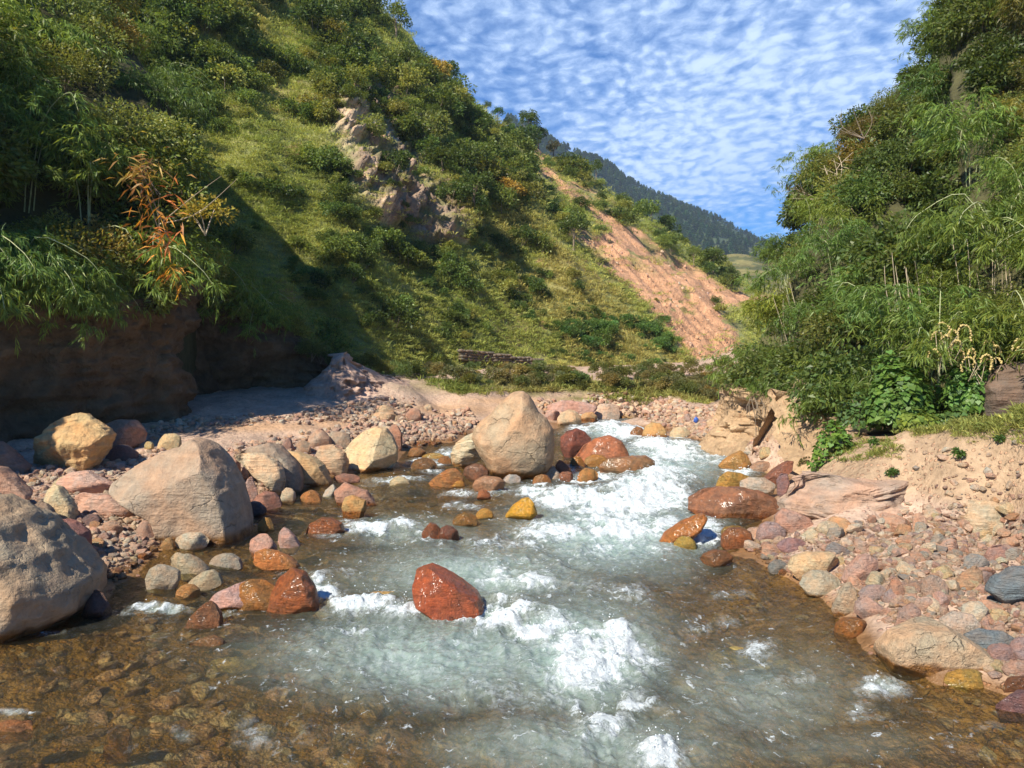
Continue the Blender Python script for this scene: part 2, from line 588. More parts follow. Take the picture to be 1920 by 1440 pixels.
# ------------------------------------------------------------------ ground (river bed, gravel banks, terrace) as one sheet
def make_ground():
    py = np.concatenate([np.linspace(2600, 1500, 40, endpoint=False), np.linspace(1500, 735, 560)])
    d = dep(py, 0.0)
    d = np.concatenate([np.linspace(-12, d[0], 30, endpoint=False), d, np.linspace(d[-1], 110, 24)[1:]])
    u = np.concatenate([np.linspace(-4.5, -0.95, 40, endpoint=False), np.linspace(-0.95, 0.95, 620), np.linspace(0.95, 4.5, 41)[1:]])
    Y = np.repeat(d[:, None], len(u), 1)
    X = u[None] * (np.maximum(Y, 0) + 2.5) * 0.80
    x, y = X.ravel(), Y.ravel()
    o = ground_o(x, y)
    z = o + plane_z(y)
    n = fbm(P3(x * 0.5, y * 0.5), 4, 31)
    n2 = fbm(P3(x * 2.5, y * 2.5), 3, 33)
    gravel = np.array([0.50, 0.355, 0.255])
    c = np.repeat(gravel[None], len(x), 0)
    c = c * (1 + 0.15 * n2[:, None])
    px, ppy = PXY(x, np.maximum(y, 0.5), z)

    def blend(mask, col):
        nonlocal c
        c = c * (1 - mask[:, None]) + np.array(col)[None] * mask[:, None]

    bed = sstep(0.02, -0.10, o)
    blend(bed, (0.46, 0.32, 0.145))
    front = (y > 3)
    # dirt track on the left bank and beyond the big boulder
    road = px_blobs(x, y, z, [(450, 800, 190, 11, 1), (620, 793, 60, 12, 1), (850, 768, 130, 13, 1), (700, 785, 80, 10, .8), (960, 752, 120, 7, 1), (1150, 745, 90, 5, .8), (1320, 738, 70, 5, .9), (300, 806, 120, 10, .9)]) * front
    blend(np.clip(road * 1.2, 0, 1), (0.54, 0.335, 0.195))
    grass = px_blobs(x, y, z, [(900, 722, 130, 14, 1), (1150, 728, 160, 14, 1), (1280, 744, 90, 8, .9), (1100, 748, 60, 6, .9), (1350, 725, 60, 12, .8), (1000, 738, 60, 7, .7)]) * front
    blend(np.clip(grass * 1.3 * sstep(-.25, .35, n + .6 * n2 + .1), 0, 1), (0.20, 0.175, 0.065))
    terr = sstep(1.45, 1.7, o) * (x > 2) * (y < 27)
    blend(np.clip(terr * (0.7 + n), 0, 1), (0.15, 0.12, 0.05))
    bankf = sstep(0.6, 0.9, o) * sstep(1.9, 1.5, o) * (x > 4) * (y < 27)
    blend(np.clip(bankf * 0.8, 0, 1), (0.42, 0.288, 0.170))
    wet = np.clip(sstep(0.16, 0.03, o + 0.05 * n2), 0, 1)
    me = mesh_np("ground", np.stack([x, y, z], -1), grid_faces(len(d), len(u)), attrs={'tint': np.clip(c, 0.01, 1), 'stony': np.clip(1 - road - terr, 0, 1), 'wet': wet}, mats=[M_SOIL])
    tag(link("ground", me), kind='structure')


# ------------------------------------------------------------------ water
FOAM = [  # cx, cy, rx, ry, strength   (white water seen in these places)
    (1140, 800, 55, 14, .95), (1180, 812, 60, 16, 1.0), (1090, 805, 30, 14, .9), (1260, 850, 75, 24, .95), (1220, 838, 50, 16, 1.0), (1330, 860, 60, 22, .65), (1390, 885, 40, 14, .8), (1440, 880, 30, 10, .7),
    (1240, 895, 70, 26, 1.05), (1215, 930, 85, 32, 1.3), (1130, 950, 95, 30, 1.0), (1050, 940, 60, 22, 1.0), (1000, 925, 40, 16, .9), (1170, 990, 130, 36, .95), (1050, 1000, 100, 30, .75), (1310, 1010, 45, 22, 1.0),
    (1330, 990, 30, 20, .9), (950, 1020, 110, 24, .55), (1150, 1030, 160, 26, .55), (800, 1010, 80, 16, .45), (690, 995, 60, 12, .85), (640, 985, 40, 10, .5), (760, 988, 40, 12, .7), (870, 950, 50, 10, .5),
    (600, 1110, 45, 24, .85), (680, 1140, 75, 18, 1.0), (760, 1150, 70, 16, .9), (860, 1150, 60, 20, 1.0), (940, 1155, 80, 26, 1.0), (1010, 1180, 80, 30, 1.0), (1080, 1210, 80, 34, .9), (640, 1180, 90, 26, .42),
    (1150, 1195, 60, 28, .95), (1200, 1230, 60, 36, .85), (1120, 1250, 110, 44, 1.0), (1060, 1270, 80, 34, .6), (860, 1210, 230, 50, .36), (1000, 1300, 200, 50, .42), (1120, 1370, 100, 44, .62), (1190, 1330, 60, 40, .55), (1230, 1420, 60, 28, 1.0), (1150, 1410, 80, 30, .6),
    (930, 1080, 60, 24, .65), (1000, 1095, 60, 20, .65), (1100, 1110, 110, 24, .35), (1190, 1120, 40, 24, .55), (1000, 1060, 160, 26, .35), (600, 1240, 90, 40, .16), (720, 1300, 160, 40, .16),
    (1300, 1180, 50, 20, .40), (1420, 1215, 50, 18, .6), (1360, 1120, 60, 12, .35), (1370, 1170, 40, 12, .35), (1650, 1285, 60, 22, .75), (1610, 1330, 30, 24, .5), (1500, 1270, 60, 18, .4), (1620, 1350, 60, 10, .5), (1450, 1300, 80, 24, .25),
    (300, 1142, 60, 7, .85), (230, 1148, 30, 7, .5), (410, 1148, 50, 7, .5), (90, 1190, 40, 6, .4), (30, 1335, 50, 9, .6), (340, 1380, 26, 18, .5), (480, 1380, 60, 36, .35), (520, 1290, 60, 30, .3), (580, 1380, 120, 40, .22),
    (660, 1080, 40, 14, .5), (560, 1082, 40, 8, .6), (470, 985, 30, 5, .4), (620, 1010, 40, 8, .4), (770, 830, 22, 7, .8), (800, 870, 40, 9, .8), (840, 850, 26, 12, .8), (820, 886, 40, 6, .5), (745, 900, 60, 6, .8),
    (700, 908, 30, 5, .4), (860, 925, 50, 8, .6), (930, 920, 40, 10, .7), (1270, 820, 40, 9, .8), (1060, 885, 30, 10, .7), (1110, 900, 60, 12, .9), (1220, 870, 30, 16, .9), (1780, 1400, 60, 20, .2), (1450, 1385, 90, 20, .2), (1850, 1370, 60, 18, .2),
]
MOUNDS = [  # cx, cy, rx, ry, height in metres
    (1215, 905, 60, 26, .26), (1150, 925, 50, 16, .15), (1060, 925, 40, 12, .14), (1200, 955, 70, 14, -.08), (1300, 1005, 30, 14, .10), (1250, 835, 60, 12, .16), (1150, 800, 40, 7, .15), (1380, 870, 40, 8, .12),
    (690, 1135, 70, 12, .06), (900, 1140, 80, 14, .06), (1010, 1160, 60, 16, .08), (1180, 1185, 50, 18, .09), (1140, 1240, 60, 20, .08), (1230, 1415, 60, 20, .05), (640, 1085, 70, 16, .08), (850, 1062, 70, 14, .10),
    (1000, 1085, 40, 14, .08), (1650, 1275, 50, 14, .06), (600, 1095, 30, 12, .06), (690, 985, 40, 8, .05), (970, 1130, 60, 14, .06), (760, 985, 40, 8, .05), (300, 1138, 60, 6, .025),
]


def drop_mesh():
    m, t = new_mat("spray_drop")
    finish(t, principled(t, (0.80, 0.85, 0.86), 0.15, None, 0.5))
    v, f = ico(1)
    return mesh_np("drop", v, f, mats=[m])


def make_water():
    py = np.concatenate([np.linspace(2300, 1500, 50, endpoint=False), np.linspace(1500, 772, 760)])
    d = dep(py, 0.0)
    d = np.concatenate([np.linspace(-8, d[0], 16, endpoint=False), d])
    u = np.linspace(-0.85, 0.95, 900)
    Y = np.repeat(d[:, None], len(u), 1)
    X = u[None] * (np.maximum(Y, 0) + 1.0) * 0.82
    x, y = X.ravel(), Y.ravel()
    o = bank(x, y)
    z = plane_z(y)
    fm0 = px_blobs(x, y, z, FOAM) * (y > 4)
    p = P3(x, y)
    wob = np.stack([fbm(p * 0.8, 3, 70), fbm(p * 0.8, 3, 71), np.zeros(len(x))], -1) * 0.5
    base = fbm(p * np.array([1.4, 1.0, 1]) + wob, 4, 51) * 0.085
    chop = fbm(p * np.array([2.6, 2.2, 1]) + wob, 4, 52, gain=0.6, ridged=True)
    small = fbm(p * np.array([9, 7, 1]) + wob * 2, 3, 53, gain=0.6)
    deep = sstep(0.03, -0.2, o)
    fm = np.clip(fm0 * (0.78 + 0.75 * chop + 0.35 * small), 0, 1.3)
    z = z + base * (0.35 + 0.65 * deep) + (chop - 0.1) * (0.020 + 0.095 * np.clip(fm0, 0, 1)) * (0.3 + 0.7 * deep) + small * (0.009 + 0.035 * np.clip(fm0, 0, 1))
    px, ppy = PXY(x, np.maximum(y, 0.5), plane_z(y))
    for cx, cy, rx, ry, h in MOUNDS:
        z = z + h * np.exp(-(((px - cx) / rx) ** 2 + ((ppy - cy) / ry) ** 2)) * (y > 4)
    turb = np.clip(np.maximum(px_blobs(x, y, plane_z(y), [(1150, 1000, 260, 110, .9), (1250, 870, 160, 60, .9), (1150, 810, 100, 26, .9), (820, 1230, 420, 120, .85), (1080, 1230, 240, 150, .9), (900, 1080, 340, 90, .80), (650, 1150, 120, 60, .5), (1100, 1400, 380, 100, .72), (1400, 1300, 320, 140, .56), (1500, 1400, 420, 70, .42), (780, 1000, 200, 50, .62), (780, 920, 150, 30, .22), (700, 1380, 260, 70, .30)]) * (y > 4),
                                 0.9 * fm0) * (0.25 + 0.75 * deep), 0, 1)
    turb = np.maximum(turb, 0.11 * deep)
    f = grid_faces(len(d), len(u))
    keep = (o[f] < 0.10).any(1)
    f = f[keep]
    used = np.unique(f)
    remap = np.full(len(x), -1)
    remap[used] = np.arange(len(used))
    me = mesh_np("water", np.stack([x, y, z], -1)[used], remap[f], attrs={'foam': fm[used], 'turbid': turb[used]}, mats=[M_WATER])
    tag(link("river_water", me), kind='structure')
    # thrown drops over the white water
    rg = np.random.default_rng(4)
    w = np.clip(fm0 - .45, 0, 1) ** 1.5 * (chop > .1) * np.minimum((y > 5) * (y / 12.0), 1.6) * (o < 0)
    w = w / w.sum()
    k = rg.choice(len(w), 2600, p=w)
    lift = rg.random(len(k)) ** 2.5 * .16
    n = len(k)
    gn_scatter("water_spray", np.stack([x[k] + rg.normal(0, .03, n), y[k] + rg.normal(0, .03, n), z[k] + lift], -1), np.zeros((n, 3)), (.0022 + .0050 * rg.random(n) ** 2) * (.6 + y[k] / 14), np.zeros(n), [drop_mesh()])


# ------------------------------------------------------------------ generic sloping surface between a foot curve and a crest curve
class Slope:
    def __init__(self, foot, top, nr, nc, bulge=0.0, rough=1.0, seed=0, back=(0.0, 25.0, -18.0), rows_back=14, edge_back=0, sc=8.0, foot_z=None):
        """foot/top: lists of (px, py, d). s runs along them, v from foot to crest."""
        s = np.linspace(0, 1, nc)
        self.foot = interp_curve([P(*q) for q in foot], s)
        self.top = interp_curve([P(*q) for q in top], s)
        self.nc, self.nr, self.bulge, self.rough, self.seed, self.sc = nc, nr, bulge, rough, seed, sc
        v = np.linspace(0, 1, nr)
        S, V = np.meshgrid(np.arange(nc), v)
        p = self.foot[S] * (1 - V[..., None]) + self.top[S] * V[..., None]
        tang = np.gradient(self.foot * 0.5 + self.top * 0.5, axis=0)
        up = self.top - self.foot
        nrm = np.cross(tang, up)
        nrm /= np.linalg.norm(nrm, axis=1)[:, None]
        nrm = np.where(nrm[:, 1:2] > 0, -nrm, nrm)
        N = nrm[S]
        self.N = N
        p = p + N * (bulge * np.sin(np.pi * V))[..., None]
        q = p.reshape(-1, 3)
        amp = (np.sin(np.pi * np.clip(V, 0.02, 0.98)) ** 0.5 * 0.75 + 0.25).ravel()
        n = fbm(q / sc, 5, seed, gain=0.5) * rough
        p = p + N * (n * amp).reshape(nr, nc, 1)
        self.grid = p
        self.back = back
        self.rows_back = rows_back
        self.px, self.py = PXY(p[..., 0], np.maximum(p[..., 1], 1), p[..., 2])

    def displace(self, fn):
        self.grid = self.grid + self.N * fn(self.px, self.py)[..., None]
        p = self.grid
        self.px, self.py = PXY(p[..., 0], np.maximum(p[..., 1], 1), p[..., 2])

    def build(self, name, mat, tint, stony=None, under=3.0):
        g = self.grid
        t = np.linspace(0, 1, self.rows_back + 1)[1:, None, None]
        bk = g[-1][None] + t * np.array(self.back)[None, None] + np.array([0, 0, -1.0]) * (t ** 1.5 * 2)
        below = g[0][None] + np.array([0, 0.3, -under])
        full = np.concatenate([below, g, bk], 0)
        nr, nc = full.shape[:2]
        tt = np.concatenate([tint[:1], tint, np.repeat(tint[-1:], self.rows_back, 0)], 0).reshape(-1, 3)
        st = np.zeros((nr, nc)) if stony is None else np.concatenate([stony[:1], stony, np.repeat(stony[-1:], self.rows_back, 0)], 0)
        me = mesh_np(name, full.reshape(-1, 3), grid_faces(nr, nc), attrs={'tint': tt, 'stony': st.ravel(), 'wet': np.zeros(nr * nc)}, mats=[mat])
        return link(name, me)

    def pick(self, px, py):
        """nearest surface point to a picture position"""
        e = (self.px - px) ** 2 + (self.py - py) ** 2
        k = np.unravel_index(np.argmin(e), e.shape)
        return self.grid[k], math.sqrt(e[k])

    def scatter(self, n, seed, xmin=-160):
        """random points, spread evenly over the picture area; returns xyz, px, py"""
        r = np.random.default_rng(seed)
        a = np.abs(np.gradient(self.px, axis=1) * np.gradient(self.py, axis=0) - np.gradient(self.px, axis=0) * np.gradient(self.py, axis=1))
        ok = (self.px > xmin) & (self.px < 2080) & (self.py > -160)
        w = (a * ok).ravel()
        w /= w.sum()
        k = r.choice(len(w), n, p=w)
        j = k % self.nc
        i = k // self.nc
        i = np.clip(i, 0, self.nr - 2)
        j = np.clip(j, 0, self.nc - 2)
        fi, fj = r.random(n)[:, None], r.random(n)[:, None]
        g = self.grid
        p = g[i, j] * (1 - fi) * (1 - fj) + g[i + 1, j] * fi * (1 - fj) + g[i, j + 1] * (1 - fi) * fj + g[i + 1, j + 1] * fi * fj
        px, py = PXY(p[:, 0], p[:, 1], p[:, 2])
        return p, px, py


# ------------------------------------------------------------------ the big hill across the river
HILL = Slope(
    foot=[(-420, 690, 32), (120, 690, 33), (480, 690, 34.5), (590, 682, 35.5), (660, 694, 36.5), (720, 714, 38), (800, 722, 40.5), (900, 724, 43), (1000, 722, 47), (1120, 715, 51), (1220, 706, 54), (1310, 700, 58), (1400, 694, 64), (1500, 690, 72)],
    top=[(-900, -1000, 66), (-300, -800, 70), (250, -420, 75), (480, -190, 78), (585, -90, 80), (650, -38, 82), (705, 12, 83), (758, 66, 84), (800, 128, 85), (880, 192, 87), (960, 250, 89), (1090, 326, 97), (1290, 460, 108), (1480, 578, 122)],
    nr=300, nc=420, bulge=1.0, rough=1.5, seed=5, sc=9.0, back=(4, 40, -26))
OUTCROP = [(640, 180), (700, 150), (760, 185), (800, 230), (790, 300), (850, 350), (885, 410), (870, 450), (810, 470), (760, 430), (700, 420), (640, 350), (615, 280), (610, 225)]
SLIDE = [(985, 285), (1010, 300), (1060, 345), (1120, 385), (1180, 430), (1250, 472), (1330, 525), (1440, 562), (1440, 572), (1345, 572), (1372, 610), (1400, 660), (1410, 700), (1300, 706), (1305, 690), (1270, 640), (1235, 600),
         (1205, 560), (1150, 510), (1095, 470), (1062, 425), (1080, 415), (1120, 440), (1150, 440), (1120, 410), (1060, 365), (1000, 310)]


def soft_poly(px, py, poly, seed, wob=10.0, n=7):
    r = np.zeros(px.shape)
    q = np.stack([px.ravel() / 40, py.ravel() / 40, np.zeros(px.size)], -1)
    wx = fbm(q, 3, seed).reshape(px.shape) * wob * 1.5
    wy = fbm(q + 50, 3, seed).reshape(px.shape) * wob * 1.5
    rg = np.random.default_rng(seed)
    for k in range(n):
        r += in_poly(px + wx + rg.normal(0, wob * 0.35), py + wy + rg.normal(0, wob * 0.35), poly)
    return r / n


def slide_mask(px, py):
    return np.maximum(soft_poly(px, py, SLIDE, 9, 9), soft_poly(px, py, [(972, 268), (1000, 274), (1075, 340), (1138, 382), (1120, 408), (1055, 374), (1000, 320)], 10, 9) * 0.62)


def make_hill():
    oc = soft_poly(HILL.px, HILL.py, OUTCROP, 3, 14)
    def rib(px, py):
        rough = fbm(np.stack([HILL.grid[..., 0].ravel(), HILL.grid[..., 1].ravel() * 0.6, HILL.grid[..., 2].ravel() * 1.6], -1) / 1.9, 5, 61, gain=0.62, ridged=True).reshape(px.shape)
        # gully lines running down the slope
        gul = np.zeros(px.shape)
        for (x0, y0, x1, y1, w, h) in [(330, 120, 640, 640, 40, -2.0), (560, 60, 700, 420, 46, 1.5), (745, 60, 960, 420, 60, 1.6), (960, 300, 1080, 560, 34, 1.2), (880, 330, 1010, 560, 30, -1.2), (600, 420, 800, 640, 40, .9), (450, 250, 560, 560, 40, 1.0)]:
            dx, dy = x1 - x0, y1 - y0
            L = math.hypot(dx, dy)
            a = ((px - x0) * dx + (py - y0) * dy) / L
            b = ((px - x0) * dy - (py - y0) * dx) / L
            gul += h * np.exp(-(b / w) ** 2) * sstep(-60, 40, a) * sstep(L + 60, L - 40, a)
        slr = slide_mask(px, py)
        b = ((px - 1000) * 400 - (py - 290) * 390) / 560
        run = fbm(np.stack([b.ravel() / 9, (px + py).ravel() / 160, np.zeros(px.size)], -1), 4, 66, ridged=True).reshape(px.shape)
        gul = gul + slr * (run * 1.0 - 0.6)
        return oc * (0.3 + rough * 1.5) + gul * 0.5
    HILL.displace(rib)
    px, py = HILL.px, HILL.py
    q = HILL.grid.reshape(-1, 3)
    n = fbm(q / 5, 5, 77).reshape(px.shape)
    n2 = fbm(q / 1.2, 4, 78).reshape(px.shape)
    grass = np.array([0.33, 0.345, 0.12])
    olive = np.array([0.135, 0.140, 0.042])
    dry = np.array([0.29, 0.215, 0.085])
    c = grass + (olive - grass) * sstep(-0.1, 0.45, n)[..., None] + (dry - grass) * (0.7 * sstep(0.1, -0.4, n))[..., None]
    c = c * (1 + 0.25 * n2[..., None])
    rock = np.array([0.32, 0.225, 0.155]) * (1 + 0.5 * n2[..., None])
    pale = np.array([0.64, 0.45, 0.29])
    rock = np.where((fbm(q / 3.5, 4, 90).reshape(px.shape) > 0.16)[..., None], pale * (1 + 0.3 * n2[..., None]), rock)
    ocm = np.clip(oc * (0.75 + 1.5 * (n2 + n * 0.5)), 0, 1)[..., None]
    c = c * (1 - ocm) + rock * ocm
    sl = slide_mask(px, py)
    green = np.clip(sstep(-0.02, 0.28, fbm(q / 3.2, 4, 95).reshape(px.shape)) * sstep(560, 450, py) + sstep(0.28, 0.4, fbm(q / 2.0, 4, 96).reshape(px.shape)), 0, 1)
    slm = np.clip(sl * 1.3 * (1 - 0.85 * green) + 0.9 * (n + n2) * (sl > .05) * (sl < .85), 0, 1)[..., None]
    soil = np.array([0.60, 0.330, 0.180]) * (1 + 0.22 * n2[..., None] + 0.1 * n[..., None])
    c = c * (1 - slm) + soil * slm
    # trodden soil ledges and small bare spots near the foot
    bare = np.clip(px_blobs(HILL.grid[..., 0].ravel(), HILL.grid[..., 1].ravel(), HILL.grid[..., 2].ravel(), [(1300, 705, 90, 7, 1), (1340, 690, 70, 14, 1), (960, 690, 60, 4, .5)]).reshape(px.shape) + 0.8 * sstep(0.42, 0.6, fbm(q / 2.2, 4, 99).reshape(px.shape)), 0, 1)[..., None]
    c = c * (1 - bare) + soil * 0.85 * bare
    tag(HILL.build("hillside", M_HILL, np.clip(c, 0.012, 1), np.clip(oc + sl, 0, 1)), kind='structure')
    return oc, sl


# ------------------------------------------------------------------ left spur, its cliff, the earth bank, the right slope and bank
SPUR = Slope(  # unseen left end is raised and steepened to cast shade on the cliff
    foot=[(-2400, 150, 6.6), (-1500, 60, 9.0), (-950, 130, 11), (-500, 160, 13.4), (-200, 450, 16.0), (0, 560, 18.3), (150, 575, 19.9), (270, 568, 21.2), (322, 552, 22.0), (352, 530, 24.4), (380, 500, 28), (400, 480, 33)],
    top=[(-2500, -500, 8.5), (-1750, -850, 11.5), (-1040, -800, 15), (-600, -560, 18.5), (-250, -240, 24.0), (-40, -120, 28), (60, -70, 29.5), (140, -30, 31), (195, 10, 32), (225, 70, 33.5), (240, 110, 36.5), (235, 150, 40)],
    nr=120, nc=220, bulge=1.3, rough=0.9, seed=21, sc=4.0, back=(-3, 12, -10))


def make_wall(name, base, top, mat, tint, rough, seed, nr=70, nc=260, overhang=0.0, lip=1.6, under=0.5, layer=0.25, kind='structure', zbase=None, flare=0.0, holes=0.0):
    s = np.linspace(0, 1, nc)
    b = interp_curve([P(px, 760, d) for px, d in base], s)
    b[:, 2] = ground_z(b[:, 0], b[:, 1]) - under if zbase is None else zbase
    tp = interp_curve([(P(px, py, 1.0)[0], P(px, py, 1.0)[2] - HC, 0) for px, py in top], s)
    ztop = HC + tp[:, 1] * b[:, 1]
    tang = np.gradient(b[:, :2], axis=0)
    nrm = np.stack([tang[:, 1], -tang[:, 0]], -1)
    nrm /= np.linalg.norm(nrm, axis=1)[:, None]
    nrm = np.where((nrm * b[:, :2]).sum(-1)[:, None] > 0, -nrm, nrm)
    for _ in range(6):
        nrm[1:-1] = (nrm[:-2] + nrm[1:-1] + nrm[2:]) / 3
    nrm /= np.linalg.norm(nrm, axis=1)[:, None]
    v = np.linspace(0, 1, nr)
    V = v[:, None]
    Z = b[:, 2][None] + (ztop - b[:, 2])[None] * V
    XY = np.repeat(b[None, :, :2], nr, 0)
    q = np.stack([XY[..., 0].ravel(), XY[..., 1].ravel(), Z.ravel()], -1)
    n = fbm(q * np.array([0.55, 0.55, 0.8]), 5, seed).reshape(nr, nc) * rough
    n += fbm(q * np.array([1.2, 1.2, 5.0]), 4, seed + 3, ridged=True).reshape(nr, nc) * layer * rough
    n += fbm(q * 3.5, 3, seed + 8).reshape(nr, nc) * rough * 0.16
    off = n + overhang * V ** 2 - (1 - V) * -0.15
    off = off + flare * (1 - V) ** 2
    if holes:
        hn = fbm(q * np.array([1.5, 1.5, 2.0]) + 9, 4, seed + 21).reshape(nr, nc)
        off = off - holes * sstep(0.12, 0.40, hn) * sstep(0.1, 0.35, V) * sstep(1.0, 0.9, V)
    XY = XY + nrm[None] * off[..., None]
    g = np.concatenate([XY, Z[..., None]], -1)
    lipz = g[-1][None] + np.linspace(0, 1, 9)[1:, None, None] * np.concatenate([-nrm * lip, np.full((nc, 1), 0.12)], 1)[None]
    full = np.concatenate([g, lipz], 0)
    q2 = full.reshape(-1, 3)
    t = np.array(tint)[None] * (1 + 0.35 * fbm(q2 * 0.8, 4, seed + 5)[:, None])
    if len(np.shape(tint)) == 1:
        pass
    me = mesh_np(name, q2, grid_faces(full.shape[0], nc), attrs={'tint': np.clip(t, 0.01, 1), 'stony': np.full(len(q2), 0.6), 'wet': np.zeros(len(q2))}, mats=[mat])
    o = link(name, me)
    tag(o, kind=kind)
    return o, full


RIGHT = Slope(
    foot=[(1392, 715, 25), (1430, 735, 22.5), (1480, 748, 20.6), (1540, 760, 19), (1600, 778, 17), (1700, 788, 15.4), (1800, 790, 14.4), (1920, 785, 13.9), (2200, 770, 13.2), (2700, 800, 11.5)],
    top=[(1425, 640, 28.5), (1500, 500, 31), (1535, 380, 32), (1575, 290, 33), (1650, 240, 33), (1730, 170, 33), (1775, 40, 33.5), (1830, -120, 34), (2100, -500, 34), (2800, -800, 30)],
    nr=120, nc=200, bulge=0.6, rough=0.8, seed=41, sc=3.5, back=(3, 14, -9))

FAR = Slope(
    foot=[(700, 700, 420), (1100, 620, 430), (1300, 600, 440), (1500, 590, 450), (1700, 600, 460), (2100, 640, 460)],
    top=[(950, 225, 800), (1085, 292, 820), (1130, 306, 830), (1190, 347, 850), (1260, 374, 870), (1330, 404, 890), (1400, 436, 910), (1465, 470, 930), (1530, 505, 950), (1700, 590, 980)],
    nr=110, nc=260, bulge=0, rough=14, seed=55, sc=90, back=(20, 200, -160))


def make_far():
    px, py = FAR.px, FAR.py
    q = FAR.grid.reshape(-1, 3)
    n = fbm(q / 60, 5, 81).reshape(px.shape)[..., None]
    c = np.array([0.050, 0.075, 0.032]) * (1 + 0.4 * n)
    low = sstep(440, 500, py)[..., None]
    c = c * (1 - low) + np.array([0.16, 0.14, 0.06]) * low
    tag(FAR.build("distant_mountain", M_HILL, np.clip(c, 0.012, 1)), kind='structure')


VALLEY = Slope(   # nearer valley side in the gap, with terraced fields
    foot=[(1200, 690, 130), (1350, 640, 140), (1420, 600, 145), (1520, 590, 150), (1650, 600, 150)],
    top=[(1250, 500, 240), (1340, 480, 250), (1400, 476, 255), (1470, 492, 260), (1600, 480, 260)],
    nr=60, nc=80, bulge=0, rough=3, seed=57, sc=22, back=(0, 60, -30))


def make_valley():
    px, py = VALLEY.px, VALLEY.py
    n = fbm(VALLEY.grid.reshape(-1, 3) / 9, 4, 82).reshape(px.shape)
    stripe = (np.sin(py / 2.6 + n * 3) > 0.3)[..., None]
    c = np.where(stripe, np.array([0.22, 0.19, 0.07]), np.array([0.11, 0.115, 0.045])) * (1 + 0.4 * n[..., None])
    tag(VALLEY.build("valley_side", M_HILL, np.clip(c, 0.01, 1)), kind='structure')


def make_terrain_rest():
    make_far()
    make_valley()
    g = SPUR.grid
    n = fbm(g.reshape(-1, 3) / 1.5, 4, 83).reshape(g.shape[:2])[..., None]
    tag(SPUR.build("near_hillside", M_HILL, np.clip(np.array([0.07, 0.065, 0.028]) * (1 + 0.5 * n), 0.01, 1)), kind='structure')
    g = RIGHT.grid
    n = fbm(g.reshape(-1, 3) / 1.5, 4, 84).reshape(g.shape[:2])[..., None]
    tag(RIGHT.build("bank_hillside", M_HILL, np.clip(np.array([0.085, 0.08, 0.035]) * (1 + 0.5 * n), 0.01, 1)), kind='structure')
    make_wall("rock_cliff", [(-1500, 8.5), (-900, 10.6), (-500, 13.0), (-200, 15.6), (0, 17.8), (170, 19.5), (290, 20.9), (318, 21.5), (335, 23.6), (350, 25.4), (430, 26.4), (520, 27.6), (575, 28.6), (600, 30.5), (640, 33)],
              [(-1500, 50), (-900, 140), (-500, 150), (-200, 440), (0, 552), (170, 566), (290, 558), (322, 545), (345, 530), (365, 520), (430, 560), (520, 610), (575, 645), (610, 668), (645, 690)],  # out-of-frame left end heightened with the spur for its shade
              M_CLIFF, (0.165, 0.110, 0.064), 0.95, 101, overhang=0.45, layer=0.16)
    make_wall("earth_bank", [(560, 27.2), (600, 26.4), (660, 26.4), (710, 27.6), (760, 29.6), (830, 33), (900, 37)], [(560, 720), (600, 668), (660, 668), (710, 684), (760, 706), (830, 722), (900, 733)],
              M_SOIL, (0.46, 0.315, 0.235), 0.36, 111, nr=60, nc=220, overhang=-0.7, layer=0.3, flare=0.6, holes=0.35, lip=0.9)
    make_wall("eroded_bank", [(1372, 24.5), (1385, 22.6), (1420, 20.9), (1470, 19.6), (1520, 18.9), (1560, 17.6), (1600, 16.4), (1650, 15.0)],
              [(1372, 720), (1385, 722), (1420, 740), (1470, 752), (1520, 758), (1560, 780), (1600, 802), (1650, 812)],
              M_SOIL, (0.42, 0.285, 0.165), 0.5, 121, nr=110, nc=320, overhang=0.15, layer=0.22, flare=0.9, holes=0.45)
    global TERRACE
    o, TERRACE = make_wall("terrace_bank", [(1580, 16.4), (1640, 14.8), (1720, 13.7), (1820, 13.1), (1950, 12.5), (2150, 11.8)], [(1580, 798), (1640, 820), (1720, 814), (1820, 810), (1950, 804), (2150, 800)],
                           M_SOIL, (0.40, 0.272, 0.160), 0.50, 131, nr=90, nc=300, overhang=0.05, layer=0.2, flare=1.1, holes=0.35)
